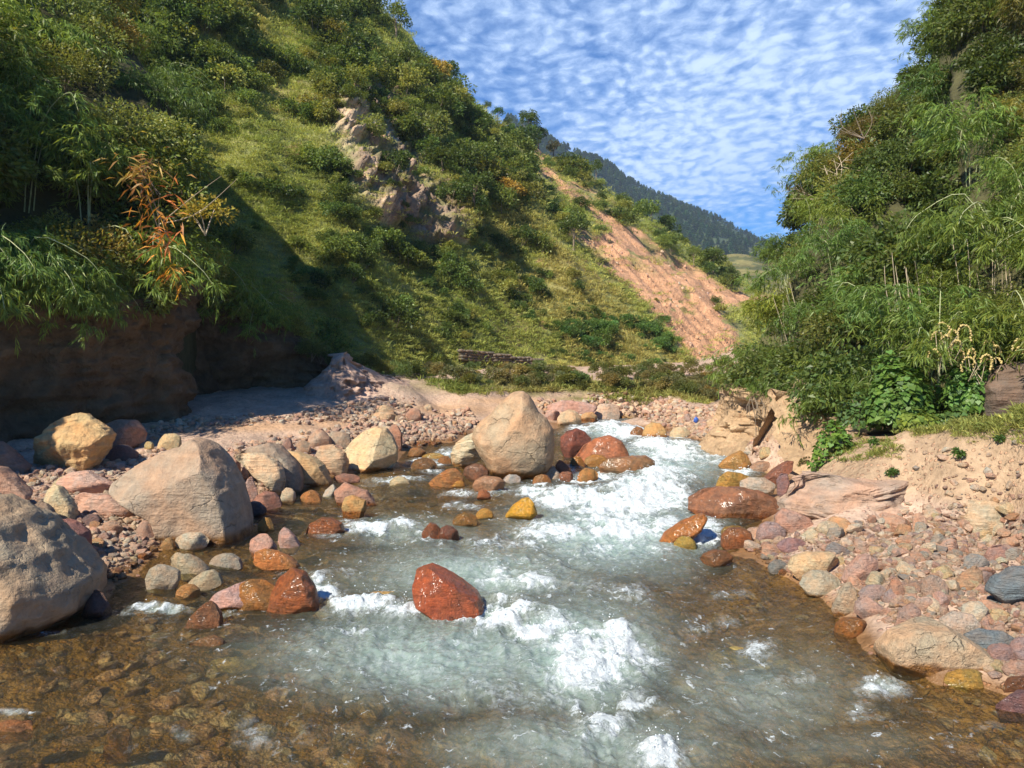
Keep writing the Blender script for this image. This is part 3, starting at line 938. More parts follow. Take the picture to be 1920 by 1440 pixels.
# ------------------------------------------------------------------ stone materials
def rock_shader(name, colour_from='OBJECT', strata=0.5, rough_base=0.85, cracks=0.5):
    m, t = new_mat(name)
    oi = t.n('ShaderNodeObjectInfo')
    oc = t.n('ShaderNodeTexCoord').outputs['Object']
    off = t.vmath('SCALE', oi.outputs['Random'], 37.0)
    p = t.vmath('ADD', oc, off)
    if colour_from == 'OBJECT':
        base = oi.outputs['Color']
        wet = t.attr('wet')
        sz = t.attr('unit')          # 1 / size, so that the pattern fits the stone
        ps = t.vmath('SCALE', p, sz)
    else:
        base = t.ramp(t.math('FRACT', t.math('MULTIPLY', oi.outputs['Random'], 7.31)), PEBBLE_STOPS)
        wet = t.attr('wetness', kind='INSTANCER')
        ps = p
    n1 = t.noise(ps, 1.6, 5, 0.6)
    n2 = t.noise(ps, 6.0, 7, 0.65)
    n3 = t.noise(ps, 28.0, 4, 0.6)
    lay = t.noise(t.mapping(ps, (0.8, 0.8, 6.0), rot=(R(18), R(-14), 0)), 1.8, 6, 0.6, 0.6)
    crk = t.voronoi(t.vmath('ADD', t.mapping(ps, (1, 1, 1.7), rot=(0.3, 0.2, 0)), t.vmath('SCALE', t.noise(ps, 3, 4, 0.6, out=1), 0.45)), 1.6, 'DISTANCE_TO_EDGE')
    crack = t.math('MULTIPLY', t.maprange(crk, 0.0, 0.025, 1, 0), t.maprange(n1, 0.48, 0.62))
    f = t.math('ADD', t.math('MULTIPLY', n2, 0.9), t.math('MULTIPLY', lay, strata * 0.9))
    f = t.math('ADD', f, t.math('MULTIPLY', n3, 0.35))
    val = t.maprange(f, 0.40 + 0.2 * strata, 1.15 + 0.4 * strata, 0.50, 1.40)
    col = t.mix(1.0, base, val, 'MULTIPLY')
    warm = t.mix(1.0, col, (1.12, 0.92, 0.78), 'MULTIPLY')
    cool = t.mix(1.0, col, (0.90, 0.94, 0.93), 'MULTIPLY')
    col = t.mix(t.maprange(n1, 0.38, 0.62), warm, cool)
    col = t.mix(t.math('MULTIPLY', crack, 0.45 * cracks), col, t.mix(1.0, col, (0.35, 0.3, 0.26), 'MULTIPLY'))
    # a wet, algae-brown skin near the water
    wcol = t.mix(t.maprange(n2, 0.35, 0.65), t.mix(1.0, col, (0.26, 0.165, 0.095), 'MULTIPLY'), t.mix(1.0, col, (0.66, 0.42, 0.16), 'MULTIPLY'))
    col = t.mix(wet, col, wcol)
    h = t.math('ADD', t.math('MULTIPLY', n2, 0.55), t.math('MULTIPLY', lay, strata * 0.6))
    h = t.math('ADD', h, t.math('MULTIPLY', n3, 0.22))
    h = t.math('SUBTRACT', h, t.math('MULTIPLY', crack, 0.4 * cracks))
    nrm = t.bump(h, 0.95, 0.10)
    ro = t.maprange(wet, 0.0, 1.0, rough_base, 0.30)
    b = t.n('ShaderNodeBsdfPrincipled')
    t.put(b.inputs['Base Color'], col)
    t.put(b.inputs['Roughness'], ro)
    b.inputs['Specular IOR Level'].default_value = 0.3
    t.put(b.inputs['Normal'], nrm)
    t.put(b.inputs['Coat Weight'], t.math('MULTIPLY', wet, t.maprange(n1, 0.35, 0.6, 0.12, 0.65)))
    b.inputs['Coat Roughness'].default_value = 0.13
    t.put(b.inputs['Coat Normal'], t.bump(t.noise(ps, 4.5, 3, 0.5), 0.45, 0.08))
    finish(t, b.outputs[0])
    return m


PEBBLE_STOPS = [(0.0, (0.56, 0.36, 0.27)), (0.16, (0.62, 0.42, 0.31)), (0.32, (0.68, 0.55, 0.38)), (0.46, (0.50, 0.31, 0.22)), (0.58, (0.42, 0.30, 0.26)), (0.70, (0.68, 0.48, 0.34)),
                (0.80, (0.70, 0.61, 0.47)), (0.90, (0.45, 0.40, 0.34)), (1.0, (0.58, 0.37, 0.21))]
M_ROCK = rock_shader("stone")
M_SMOOTH = rock_shader("smooth_stone", strata=0.25, cracks=0.9)
M_SLATE = rock_shader("layered_stone", strata=1.3, cracks=0.3)
M_PEBBLE = rock_shader("pebble", 'RANDOM', strata=0.5)

_ICO = {}


def ico(sub):
    if sub not in _ICO:
        bm = bmesh.new()
        bmesh.ops.create_icosphere(bm, subdivisions=sub, radius=1.0)
        v = np.array([q.co[:] for q in bm.verts])
        f = np.array([[q.index for q in fc.verts] for fc in bm.faces])
        bm.free()
        _ICO[sub] = (v, f)
    return _ICO[sub]


def radial(poly):
    """outline -> (centre, radius as a function of angle)"""
    p = np.asarray(poly, float)
    q = np.concatenate([np.linspace(p[i], p[(i + 1) % len(p)], 24, endpoint=False) for i in range(len(p))])
    c = (q.min(0) + q.max(0)) / 2
    c = c * 0.4 + q.mean(0) * 0.6
    d = q - c
    th = np.arctan2(d[:, 1], d[:, 0])
    r = np.hypot(d[:, 0], d[:, 1])
    k = np.argsort(th)
    th, r = th[k], r[k]
    th = np.concatenate([th - 2 * np.pi, th, th + 2 * np.pi])
    r = np.concatenate([r, r, r])
    return c, lambda a: np.interp(a, th, r)


SHAPES = {
    'dome': [(0, 0), (.02, .40), (.16, .78), (.42, 1), (.70, .92), (.93, .55), (1, .05), (.8, -.1), (.2, -.1)],
    'block': [(0, .1), (.05, .62), (.22, .96), (.62, 1), (.92, .80), (1, .3), (.92, -.05), (.4, -.1), (.08, -.05)],
    'wedge': [(0, 0), (.18, .42), (.48, .92), (.62, 1), (.78, .74), (.92, .38), (1, 0), (.7, -.1), (.2, -.1)],
    'slab': [(0, .35), (.10, .72), (.40, 1), (.78, .92), (1, .55), (.95, .15), (.6, -.05), (.2, 0)],
    'egg': [(0, .45), (.08, .80), (.32, 1), (.68, .98), (.94, .74), (1, .42), (.86, .10), (.5, -.05), (.14, .08)],
    'left': [(0, .2), (.06, .7), (.25, 1), (.5, .86), (.8, .5), (1, .1), (.8, -.08), (.3, -.1)],
    'right': [(0, .1), (.2, .5), (.5, .86), (.75, 1), (.94, .7), (1, .2), (.7, -.1), (.2, -.08)],
}


def nrm3(a):
    return a / np.linalg.norm(a)


def rock_mesh(name, outline, thick, seed, sub=4, facets=7, rough=0.07, mat=None, wet_z=None, wet_w=0.08, wet_all=0.0, layers=0.0, fcut=0.72, cut3d=False):
    """outline: closed list of (x, z) in metres round the origin; thick: half depth in metres"""
    v, f = ico(sub)
    c, rad = radial(outline)
    size = float(np.ptp(np.asarray(outline), axis=0).mean()) / 2
    rp = np.hypot(v[:, 0], v[:, 2])
    th = np.arctan2(v[:, 2], v[:, 0])
    q = np.empty_like(v)
    rr = rad(th) * rp ** 0.72
    q[:, 0] = rr * np.cos(th)
    q[:, 2] = rr * np.sin(th)
    q[:, 1] = thick * np.sign(v[:, 1]) * np.abs(v[:, 1]) ** 0.80
    rg = np.random.default_rng(seed)
    # flat broken faces: mostly on the sides that are not the outline
    for k in range(facets):
        m = rg.normal(size=3) * np.array([0.5, 1.0, 0.5])
        m /= np.linalg.norm(m)
        if k == 0:
            m = np.array([-0.35 + rg.normal() * .2, -0.85, 0.4 + rg.normal() * .2])
            m /= np.linalg.norm(m)
        sup = (q @ m).max()
        cut = sup * rg.uniform(fcut - 0.08, fcut + 0.1)
        if cut3d:
            m = nrm3(rg.normal(size=3) * np.array([1, 1, .8]))
            sup = (q @ m).max()
            e = np.maximum(q @ m - sup * rg.uniform(fcut - .08, fcut + .12), 0)
            q -= m[None] * (e * 0.97)[:, None]
            continue
        if abs(m[1]) < 0.4:
            continue
        e = np.maximum(q @ m - cut, 0)
        q[:, 1] -= np.sign(m[1]) * np.minimum(e / abs(m[1]) * 0.94, np.maximum(np.abs(q[:, 1]) - .04 * thick, 0) + thick * .2)
    s = q / size
    off = rg.uniform(-50, 50, 3)
    n = fbm(s * 1.3 + off, 4, seed) * 0.8 + fbm(s * 3.4 + off, 4, seed + 5, ridged=True) * 0.42
    if sub >= 5:
        n = n + fbm(s * 9 + off, 3, seed + 6) * 0.16
    dirn = q / np.maximum(np.linalg.norm(q, axis=1)[:, None], 1e-6)
    q = q + dirn * (n * rough * size)[:, None]
    if layers:
        lz = (q[:, 2] * 0.94 + q[:, 0] * -0.22 + q[:, 1] * .2) / size
        st = fbm(np.stack([s[:, 0] * .4, s[:, 1] * .4, lz * 6], -1) + off, 4, seed + 9, ridged=True)
        q[:, 0] += v[:, 0] * st * layers * size * .6
        q[:, 1] += v[:, 1] * st * layers * size
    q[:, 0] += c[0]
    q[:, 2] += c[1]
    wet = np.full(len(q), wet_all)
    if wet_z is not None:
        wz = wet_z + fbm(s * 3 + off, 3, seed + 2) * wet_w
        wet = np.maximum(wet, sstep(wz + wet_w, wz - wet_w * 0.3, q[:, 2]))
    me = mesh_np(name, q, f, attrs={'wet': wet, 'unit': np.full(len(q), 1.0 / max(size, 0.02) * 0.9)}, mats=[mat or M_ROCK])
    return me


def rock(label, color, outline=None, box=None, shape='dome', thick=0.8, d=None, seed=None, sub=4, facets=10, rough=0.07, mat=None, wet=None, name='boulder', cat='boulder', group=None,
         layers=0.0, org=None, sc=1.0, base=None, bury=0.12, top_under=None, wet_all=0.0, wet_h=0.06, fcut=0.72, back=0.55):
    """one stone given by its outline in the picture (or a box and a shape) and set where its foot meets ground or water"""
    if outline is None:
        x0, y0, x1, y1 = box
        rg = np.random.default_rng((seed or 0) + int(x0 * 7 + y0))
        outline = [(x0 + (x1 - x0) * (a + rg.normal() * .025), y1 - (y1 - y0) * (b + rg.normal() * .025)) for a, b in SHAPES[shape]]
    elif org:
        outline = [(org[0] + a / sc, org[1] + b / sc) for a, b in outline]
    o = np.asarray(outline, float)
    x0, y0 = o.min(0)
    x1, y1 = o.max(0)
    cx = (x0 + x1) / 2
    if seed is None:
        seed = int(x0 * 31 + y0 * 17) % 9973
    if d is None:
        d = hit(cx, (y1 if base is None else base))[0]
    w = (x1 - x0) / F * d
    h = (y1 - y0) / F * d
    th = thick * max(min(w, h * 1.4), min(w, h) * .8) / 2
    dc = d + th * back
    X, Y, Z = P(cx, y1, dc)
    Z0 = Z
    if top_under is not None:
        Z0 = SL * Y - top_under - h
    loc = (X, Y, Z0)
    k = dc / F
    loco = [((a - cx) * k, (y1 - b) * k) for a, b in outline]
    # sink the foot a little
    lo = [(a, b - bury * h if b < 0.18 * h else b) for a, b in loco]
    wz = None
    if wet is not None:
        wz = plane_z(Y) + wet_h - Z0 if wet is True else plane_z(Y) + wet - Z0
    me = rock_mesh(name, lo, th, seed, sub, facets, rough, mat, wet_z=wz, wet_w=max(0.03, 0.05 * h), wet_all=wet_all, layers=layers, fcut=fcut)
    ob = link(name, me, loc)
    ob.color = (*color, 1)
    tag(ob, label, cat, group)
    ROCKS.append((x0, y0, x1, y1))
    return ob


ROCKS = []
Z6 = ((760, 700), 4.0)
Z4 = ((0, 750), 4.0)
Z5 = ((400, 720), 4.8)
Z7 = ((1200, 720), 5.333)
C3 = ((1280, 960), 3.0)
C2 = ((640, 960), 3.0)
Z8 = ((1440, 840), 3.0)
TAN, CREAM, PINK, ROSE, MAROON, GREY, ORANGE, BROWN, SLATE, OCHRE = (0.46, 0.33, 0.20), (0.66, 0.52, 0.33), (0.55, 0.34, 0.24), (0.58, 0.37, 0.29), (0.27, 0.13, 0.105), (0.34, 0.29, 0.235), (0.50, 0.24, 0.09), (0.30, 0.17, 0.09), (0.20, 0.205, 0.205), (0.60, 0.36, 0.07)


def make_rocks():
    def z(t):
        return dict(org=t[0], sc=t[1])
    # ---- the big ones, with traced outlines
    rock("huge tan teardrop boulder standing upright in mid-stream, tallest stone in the river", (0.50, 0.36, 0.23), [(885, 135), (930, 165), (965, 230), (1000, 290), (1060, 340), (1110, 420), (1120, 540), (1108, 640), (1075, 700), (1000, 745), (920, 770), (870, 790), (760, 775), (700, 765), (640, 730), (590, 650), (540, 570), (508, 480), (520, 420), (560, 370), (640, 310), (690, 250), (740, 200), (810, 150)],
         **z(Z6), thick=0.95, sub=6, facets=6, rough=0.05, mat=M_SMOOTH, wet=0.16, d=17.3, bury=0.04, fcut=0.84)
    rock("cream layered rock leaning behind the left foot of the huge tan boulder", (0.55, 0.46, 0.31), [(350, 580), (380, 520), (450, 470), (520, 440), (580, 500), (570, 640), (450, 690), (370, 680), (345, 640)], **z(Z6), mat=M_SLATE, layers=0.12, wet=0.12, sub=5, d=18.6)
    rock("tan angular boulder with a dark crack, standing highest on the left bank", (0.60, 0.41, 0.20), [(540, 100), (620, 115), (700, 165), (770, 210), (815, 260), (790, 340), (760, 400), (690, 480), (640, 530), (560, 545), (470, 540), (350, 525), (240, 505), (220, 480), (280, 370), (320, 290), (400, 210), (450, 150)], **z(Z4), thick=0.85, sub=6, facets=12, rough=0.13, fcut=0.66, layers=.07)
    rock("smooth orange-pink boulder tucked behind the tan angular boulder", (0.52, 0.30, 0.20), [(740, 200), (890, 145), (1010, 150), (1060, 200), (1100, 250), (1080, 310), (1000, 335), (900, 350), (800, 365), (730, 300)], **z(Z4), d=17.5, sub=5, facets=6, mat=M_SMOOTH)
    rock("large grey and pink wedge boulder leaning to the left at the water's edge", (0.42, 0.325, 0.235), [(1470, 295), (1540, 320), (1600, 370), (1700, 500), (1780, 640), (1830, 800), (1870, 960), (1830, 1015), (1720, 1020), (1600, 1055), (1420, 1010), (1300, 970), (1240, 890), (1120, 820), (1000, 750), (900, 660), (905, 600), (1050, 500), (1200, 410), (1320, 370), (1390, 350), (1420, 310)], **z(Z4), thick=0.95, sub=6, facets=6, rough=0.05, wet=0.08, fcut=0.72)
    rock("massive rough grey boulder cut by the left edge, nearest of all", (0.38, 0.30, 0.205), [(-60, 925), (10, 938), (40, 960), (80, 1000), (110, 1030), (140, 1060), (160, 1090), (160, 1130), (120, 1170), (60, 1195), (10, 1208), (-80, 1222), (-220, 1200), (-260, 1080), (-170, 960)], thick=0.9, sub=6, facets=9, rough=0.12, wet=0.05, fcut=0.78, d=8.3)
    rock("purplish brown boulder half cut off by the left edge, in front of the cliff", (0.34, 0.225, 0.165), [(-60, 830), (0, 828), (20, 845), (55, 878), (50, 890), (0, 892), (-60, 890)], d=14.6, sub=5)
    rock("pink-orange boulder with a purple lower end at the left edge", (0.52, 0.31, 0.21), [(-60, 872), (0, 877), (30, 905), (55, 930), (52, 945), (30, 952), (-60, 955)], d=11.8, sub=5)
    rock("long pale pink slab sloping down right below the tan angular boulder", (0.57, 0.37, 0.285), [(440, 600), (540, 545), (650, 530), (700, 560), (800, 610), (880, 660), (900, 690), (850, 720), (760, 705), (640, 690), (520, 665), (440, 640)], **z(Z4), sub=5, facets=9, thick=0.9, mat=M_SLATE)
    rock("flat pink slab with a shaded lower edge left of the grey wedge boulder", (0.56, 0.355, 0.265), [(540, 730), (600, 700), (750, 705), (850, 730), (960, 790), (1000, 820), (980, 855), (800, 860), (640, 850), (600, 810)], **z(Z4), sub=5, facets=9, thick=0.9, mat=M_SLATE)
    rock("pale cream stone standing on edge left of the flat pink slab", (0.64, 0.53, 0.33), [(340, 680), (400, 635), (450, 650), (520, 740), (570, 810), (575, 870), (550, 905), (480, 880), (400, 840), (345, 750)], **z(Z4), sub=5, facets=9)
    rock("dull maroon boulder behind the massive grey boulder", (0.36, 0.18, 0.15), [(320, 950), (400, 910), (490, 895), (560, 920), (650, 990), (665, 1050), (650, 1170), (560, 1190), (420, 1120), (330, 1010)], **z(Z4), sub=5, facets=8)
    rock("large smooth cream-yellow boulder, roundest on the left bank", (0.68, 0.54, 0.33), [(1185, 590), (1250, 510), (1350, 430), (1480, 380), (1560, 400), (1620, 480), (1658, 580), (1650, 690), (1600, 755), (1480, 790), (1330, 790), (1240, 745), (1195, 660)], **z(Z5), sub=6, facets=8, rough=0.045, mat=M_SMOOTH, wet=0.05, thick=0.95)
    rock("grey-brown boulder ridge rising behind the cream striped boulder", (0.36, 0.29, 0.22), [(240, 610), (350, 560), (520, 535), (600, 570), (700, 660), (760, 740), (800, 850), (800, 910), (700, 940), (500, 900), (300, 760)], **z(Z5), sub=5, facets=7, d=16.0)
    rock("cream striped boulder right of the grey wedge boulder", (0.60, 0.46, 0.30), [(200, 625), (330, 625), (480, 640), (560, 690), (630, 770), (660, 850), (640, 935), (590, 955), (500, 895), (400, 835), (330, 745), (240, 680)], **z(Z5), sub=5, facets=7, mat=M_SLATE, d=15.2)
    rock("tan rounded boulder beside the cream striped boulder", (0.55, 0.40, 0.22), [(640, 600), (780, 620), (900, 660), (990, 730), (1060, 860), (1040, 910), (900, 915), (800, 910), (720, 760)], **z(Z5), sub=5, facets=6, wet=0.03)
    rock("tan blocky boulder between the rounded tan and the cream-yellow boulder", (0.54, 0.38, 0.24), [(925, 620), (960, 560), (1080, 545), (1190, 620), (1215, 700), (1190, 800), (1050, 810), (980, 720), (940, 680)], **z(Z5), sub=5, facets=8, mat=M_SLATE)
    rock("pink brown rock ridge poking out of the calm water on the left", (0.45, 0.265, 0.19), [(1090, 960), (1180, 890), (1280, 930), (1380, 960), (1480, 1060), (1400, 1090), (1250, 1090), (1120, 1060)], **z(Z5), sub=5, facets=8, wet=0.03)
    rock("upright orange block standing in the shallow pool", (0.55, 0.33, 0.13), [(1180, 1020), (1250, 1000), (1370, 1050), (1375, 1130), (1330, 1225), (1180, 1215), (1160, 1100)], **z(Z5), sub=5, facets=10, wet=0.14, thick=0.9)
    rock("wet brown rounded rock midway down the left channel", (0.44, 0.20, 0.09), [(830, 1345), (870, 1260), (980, 1200), (1080, 1210), (1160, 1250), (1185, 1330), (1160, 1370), (950, 1370)], **z(Z5), sub=5, facets=7, wet=0.02, wet_all=0.75)
    rock("glossy red rock splashed by white water in the middle of the river", (0.50, 0.155, 0.07), [(405, 420), (425, 330), (500, 305), (580, 340), (680, 400), (770, 470), (810, 540), (740, 575), (620, 590), (540, 560), (420, 510)], **z(C2), sub=6, facets=8, rough=0.06, wet_all=0.62, thick=1.1)
    rock("wet maroon boulder in the white water behind the huge tan boulder", (0.30, 0.125, 0.10), [(1165, 480), (1210, 430), (1280, 410), (1350, 440), (1395, 490), (1350, 560), (1270, 630), (1200, 620), (1165, 560)], **z(Z6), sub=5, facets=6, wet_all=0.5, d=20.5)
    rock("red-brown dome boulder right of the huge tan boulder", (0.50, 0.21, 0.11), [(1260, 630), (1340, 540), (1420, 490), (1530, 463), (1620, 505), (1670, 590), (1695, 645), (1500, 660), (1290, 650)], **z(Z6), sub=5, facets=4, rough=0.03, wet_all=0.4, mat=M_SMOOTH, d=19.6)
    rock("flat wet brown boulder below the red-brown dome", (0.36, 0.225, 0.12), [(1450, 690), (1520, 640), (1650, 625), (1800, 618), (1872, 660), (1865, 700), (1800, 745), (1600, 770), (1470, 745)], **z(Z6), sub=5, facets=5, wet_all=0.55, d=17.6)
    rock("big wet brown slab at the right side of the rapids", (0.34, 0.19, 0.12), [(495, 1140), (640, 1060), (780, 1025), (1000, 1028), (1200, 1070), (1330, 1130), (1400, 1210), (1400, 1290), (1350, 1350), (1200, 1350), (1000, 1355), (800, 1330), (620, 1300), (485, 1265)], **z(Z7), sub=6, facets=7, wet_all=0.55, thick=1.0, wet=0.1)
    rock("mustard wet boulder behind the big wet brown slab", (0.58, 0.38, 0.10), [(755, 1020), (790, 920), (880, 875), (1000, 890), (1095, 930), (1080, 1020), (1000, 1040), (800, 1040)], **z(Z7), sub=5, facets=6, wet_all=0.45, d=15.6)
    rock("pale grey and cream block resting behind the big wet brown slab", (0.52, 0.44, 0.35), [(1005, 970), (1100, 935), (1250, 940), (1355, 1000), (1325, 1080), (1200, 1085), (1080, 1050), (1000, 1030)], **z(Z7), sub=5, facets=9, d=15.2)
    rock("dark red sloping rock at the edge of the eroded right bank", (0.34, 0.16, 0.11), [(1205, 960), (1350, 850), (1480, 768), (1530, 770), (1510, 860), (1440, 920), (1330, 985), (1250, 975)], **z(Z7), sub=5, facets=8, wet_all=0.4, d=16.0)
    rock("purple stone standing at the left end of the layered bedrock", (0.33, 0.205, 0.20), [(1370, 960), (1400, 890), (1470, 895), (1495, 990), (1445, 1100), (1375, 1090)], **z(Z7), sub=5, facets=8, d=14.8)
    rock("glossy orange wedge rock in the foam below the big wet brown slab", (0.60, 0.27, 0.08), [(-140, 170), (-100, 125), (0, 55), (110, 5), (135, 30), (105, 95), (40, 150), (-50, 185)], **z(C3), sub=5, facets=8, wet_all=0.6)
    rock("big flat beige boulder at the right waterline with a wet foot", (0.52, 0.40, 0.265), [(1095, 740), (1150, 660), (1280, 625), (1440, 620), (1560, 680), (1680, 760), (1722, 830), (1712, 905), (1600, 910), (1450, 905), (1300, 900), (1180, 880), (1115, 815)], **z(C3), sub=6, facets=6, rough=0.035, mat=M_SMOOTH, wet=0.10, thick=1.5)
    rock("long layered bedrock slab of purple-tan stone under the right bank", (0.40, 0.295, 0.225), [(70, 340), (130, 160), (250, 135), (500, 180), (700, 170), (960, 130), (1000, 200), (860, 310), (700, 350), (560, 400), (400, 400), (320, 385), (190, 360)], **z(Z8), sub=6, facets=9, mat=M_SLATE, layers=0.30, thick=1.3, rough=0.06, d=12.2, name="bedrock_slab", cat="rock")
    rock("dark brown lichen-grey rock face at the right edge among the plants", (0.15, 0.115, 0.09), [(1855, 800), (1850, 720), (1875, 690), (1925, 680), (2050, 690), (2080, 790), (1990, 815)], d=13.6, sub=6, facets=9, mat=M_SLATE, layers=0.08)
    rock("big dark purplish boulder lying at the foot of the green slope beyond the river", (0.16, 0.105, 0.085), [(1085, 745), (1095, 728), (1125, 722), (1160, 745), (1185, 766), (1160, 772), (1110, 768)], d=33, sub=5, rough=0.09)
    # ---- stones given by box and shape
    B = [
        ("yellow wet rock in the foam in front of the huge tan boulder", (0.80, 0.46, 0.05), (950, 930, 1006, 970), 'right', dict(wet_all=.35)),
        ("small cream block perched on the bank behind the grey wedge boulder", (0.64, 0.50, 0.29), (296, 813, 341, 840), 'block', dict(facets=10)),
        ("tiny cream cube stone left of the perched cream block", (0.66, 0.54, 0.28), (271, 828, 288, 842), 'block', dict(facets=10)),
        ("cream stone lying in shallow water at the foot of the grey wedge boulder", (0.62, 0.54, 0.40), (325, 997, 391, 1031), 'slab', {}),
        ("domed cream-tan stone in the left shallows, behind the round grey one", (0.54, 0.44, 0.29), (318, 1033, 392, 1078), 'left', {}),
        ("round grey-cream stone in the left shallows", (0.46, 0.41, 0.31), (272, 1058, 338, 1107), 'egg', {}),
        ("flat-topped cream stone right of the round grey-cream stone", (0.52, 0.44, 0.29), (350, 1068, 414, 1102), 'right', {}),
        ("low grey-tan stone awash in the left shallows", (0.40, 0.35, 0.27), (391, 1037, 458, 1064), 'dome', {}),
        ("small orange wet stone below the cream shallows stones", (0.62, 0.35, 0.13), (330, 1095, 376, 1119), 'dome', dict(wet_all=.3)),
        ("pink dome stone with a wet orange foot in the left channel", (0.60, 0.36, 0.27), (468, 1002, 518, 1050), 'egg', dict(wet=.1)),
        ("orange wet slab leaning on the pink dome stone", (0.62, 0.29, 0.10), (474, 1028, 562, 1062), 'left', dict(wet_all=.5)),
        ("small pink pointed stone right of the pink dome", (0.56, 0.37, 0.31), (520, 989, 562, 1028), 'left', dict(facets=10)),
        ("wet rust-brown boulder with water pouring over its right side", (0.46, 0.19, 0.08), (505, 1070, 596, 1138), 'dome', dict(wet_all=.7, sub=5)),
        ("pale pink log-like slab propped on a rust-brown boulder", (0.57, 0.37, 0.32), (385, 1092, 490, 1136), 'right', dict(sub=5, facets=9, bury=0, wet=0.0)),
        ("ochre wet rock between the pink slab and the rust-brown boulder", (0.50, 0.27, 0.08), (430, 1085, 530, 1136), 'dome', dict(wet_all=.6)),
        ("brown wedge stone under the left tip of the pink slab", (0.37, 0.20, 0.10), (348, 1128, 416, 1172), 'wedge', dict(wet_all=.6)),
        ("olive-brown wet stone above the brown twin stones", (0.38, 0.23, 0.07), (850, 961, 898, 984), 'dome', dict(wet_all=.6)),
        ("brown wet round stone in the foam below the yellow rock", (0.36, 0.16, 0.075), (792, 981, 829, 1010), 'dome', dict(wet_all=.7)),
        ("dark brown wet stone right beside the brown round stone", (0.30, 0.13, 0.075), (822, 985, 860, 1012), 'dome', dict(wet_all=.7)),
        ("small ochre stone awash left of the yellow rock", (0.68, 0.42, 0.10), (893, 952, 926, 971), 'dome', dict(wet_all=.4)),
        ("wet orange rock at the left foot of the huge tan boulder", (0.50, 0.26, 0.10), (800, 877, 870, 909), 'right', dict(wet_all=.5)),
        ("dark brown flat rock under the left side of the huge tan boulder", (0.30, 0.16, 0.10), (868, 868, 918, 900), 'slab', dict(wet_all=.5)),
        ("tan wet slab in front of the left foot of the huge tan boulder", (0.45, 0.27, 0.16), (883, 893, 948, 922), 'slab', dict(wet_all=.3)),
        ("small bright orange stone beside the wet orange rock", (0.68, 0.36, 0.08), (845, 898, 872, 911), 'dome', dict(wet_all=.4)),
        ("small red stone in the foam below the tan wet slab", (0.58, 0.24, 0.11), (894, 918, 920, 934), 'dome', dict(wet_all=.4)),
        ("pale grey stone wedged under the huge tan boulder", (0.50, 0.46, 0.41), (944, 889, 978, 909), 'egg', {}),
        ("orange brown stone under the right foot of the huge tan boulder", (0.45, 0.24, 0.08), (998, 889, 1036, 910), 'dome', dict(wet_all=.6)),
        ("grey pointed stone at the right foot of the huge tan boulder", (0.45, 0.37, 0.29), (1015, 873, 1052, 896), 'wedge', {}),
        ("red-brown egg stone right of the grey pointed stone", (0.38, 0.19, 0.12), (1040, 861, 1074, 890), 'left', dict(wet_all=.4)),
        ("orange wet stone left of the flat wet brown boulder", (0.58, 0.28, 0.07), (1068, 855, 1096, 874), 'dome', dict(wet_all=.5)),
        ("ochre stone under the red-brown dome boulder", (0.50, 0.29, 0.09), (1094, 852, 1140, 874), 'slab', dict(wet_all=.5)),
        ("orange stone awash below the red-brown egg stone", (0.62, 0.33, 0.11), (1082, 878, 1124, 900), 'dome', dict(wet_all=.4)),
        ("small red stone at the right foot of the grey pointed stone", (0.42, 0.20, 0.12), (1048, 884, 1076, 900), 'block', dict(wet_all=.4)),
        ("dark wet brown stone in the small left cascade", (0.30, 0.19, 0.09), (770, 858, 822, 881), 'dome', dict(wet_all=.65)),
        ("yellow-brown flat stone above the dark wet stone", (0.52, 0.36, 0.10), (792, 849, 834, 861), 'slab', dict(wet_all=.4)),
        ("orange-brown stone between the cascade and the cream layered rock", (0.42, 0.22, 0.08), (822, 855, 847, 869), 'dome', dict(wet_all=.5)),
        ("brown wet stone at the top of the small left cascade", (0.42, 0.24, 0.10), (764, 838, 800, 854), 'dome', dict(wet_all=.5)),
        ("pale half-sunk stone in the calm water below the cream-yellow boulder", (0.60, 0.50, 0.31), (730, 893, 770, 909), 'dome', {}),
        ("orange wet stone in the pool left of the orange block", (0.55, 0.28, 0.10), (562, 919, 606, 941), 'dome', dict(wet_all=.4)),
        ("grey-white stone leaning by the pink brown ridge", (0.58, 0.52, 0.42), (604, 908, 632, 930), 'right', {}),
        ("rosy flat stone upstream of the pink brown ridge", (0.42, 0.23, 0.17), (624, 888, 676, 904), 'slab', dict(wet_all=.3)),
        ("pale cream stone at the foot of the cream striped boulder", (0.62, 0.52, 0.37), (526, 915, 555, 945), 'egg', dict(wet=.05)),
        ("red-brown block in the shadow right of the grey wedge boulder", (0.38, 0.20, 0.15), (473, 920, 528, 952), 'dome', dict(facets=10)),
        ("pink jagged stone between the wedge and the striped boulder", (0.54, 0.34, 0.27), (448, 893, 484, 938), 'wedge', dict(facets=10)),
        ("white-pink pointed stone right of the grey wedge boulder's peak", (0.60, 0.48, 0.40), (447, 873, 468, 900), 'wedge', {}),
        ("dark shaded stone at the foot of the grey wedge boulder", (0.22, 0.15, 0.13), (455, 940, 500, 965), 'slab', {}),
        ("ochre stone half under water right of the grey wedge boulder", (0.55, 0.34, 0.10), (484, 970, 514, 996), 'dome', dict(wet_all=.4)),
        ("pink boulder on the crest of the stony bank behind the striped boulder", (0.50, 0.32, 0.24), (408, 845, 450, 900), 'block', {}),
        ("tan-pink boulder upstream of the tan blocky boulder", (0.50, 0.35, 0.25), (575, 806, 622, 838), 'dome', {}),
        ("grey-tan boulder touching the cream-yellow boulder on its left", (0.45, 0.36, 0.27), (612, 808, 658, 838), 'block', {}),
        ("mauve stone on the bank crest above the tan rounded boulder", (0.40, 0.27, 0.225), (525, 820, 552, 842), 'wedge', dict(facets=10)),
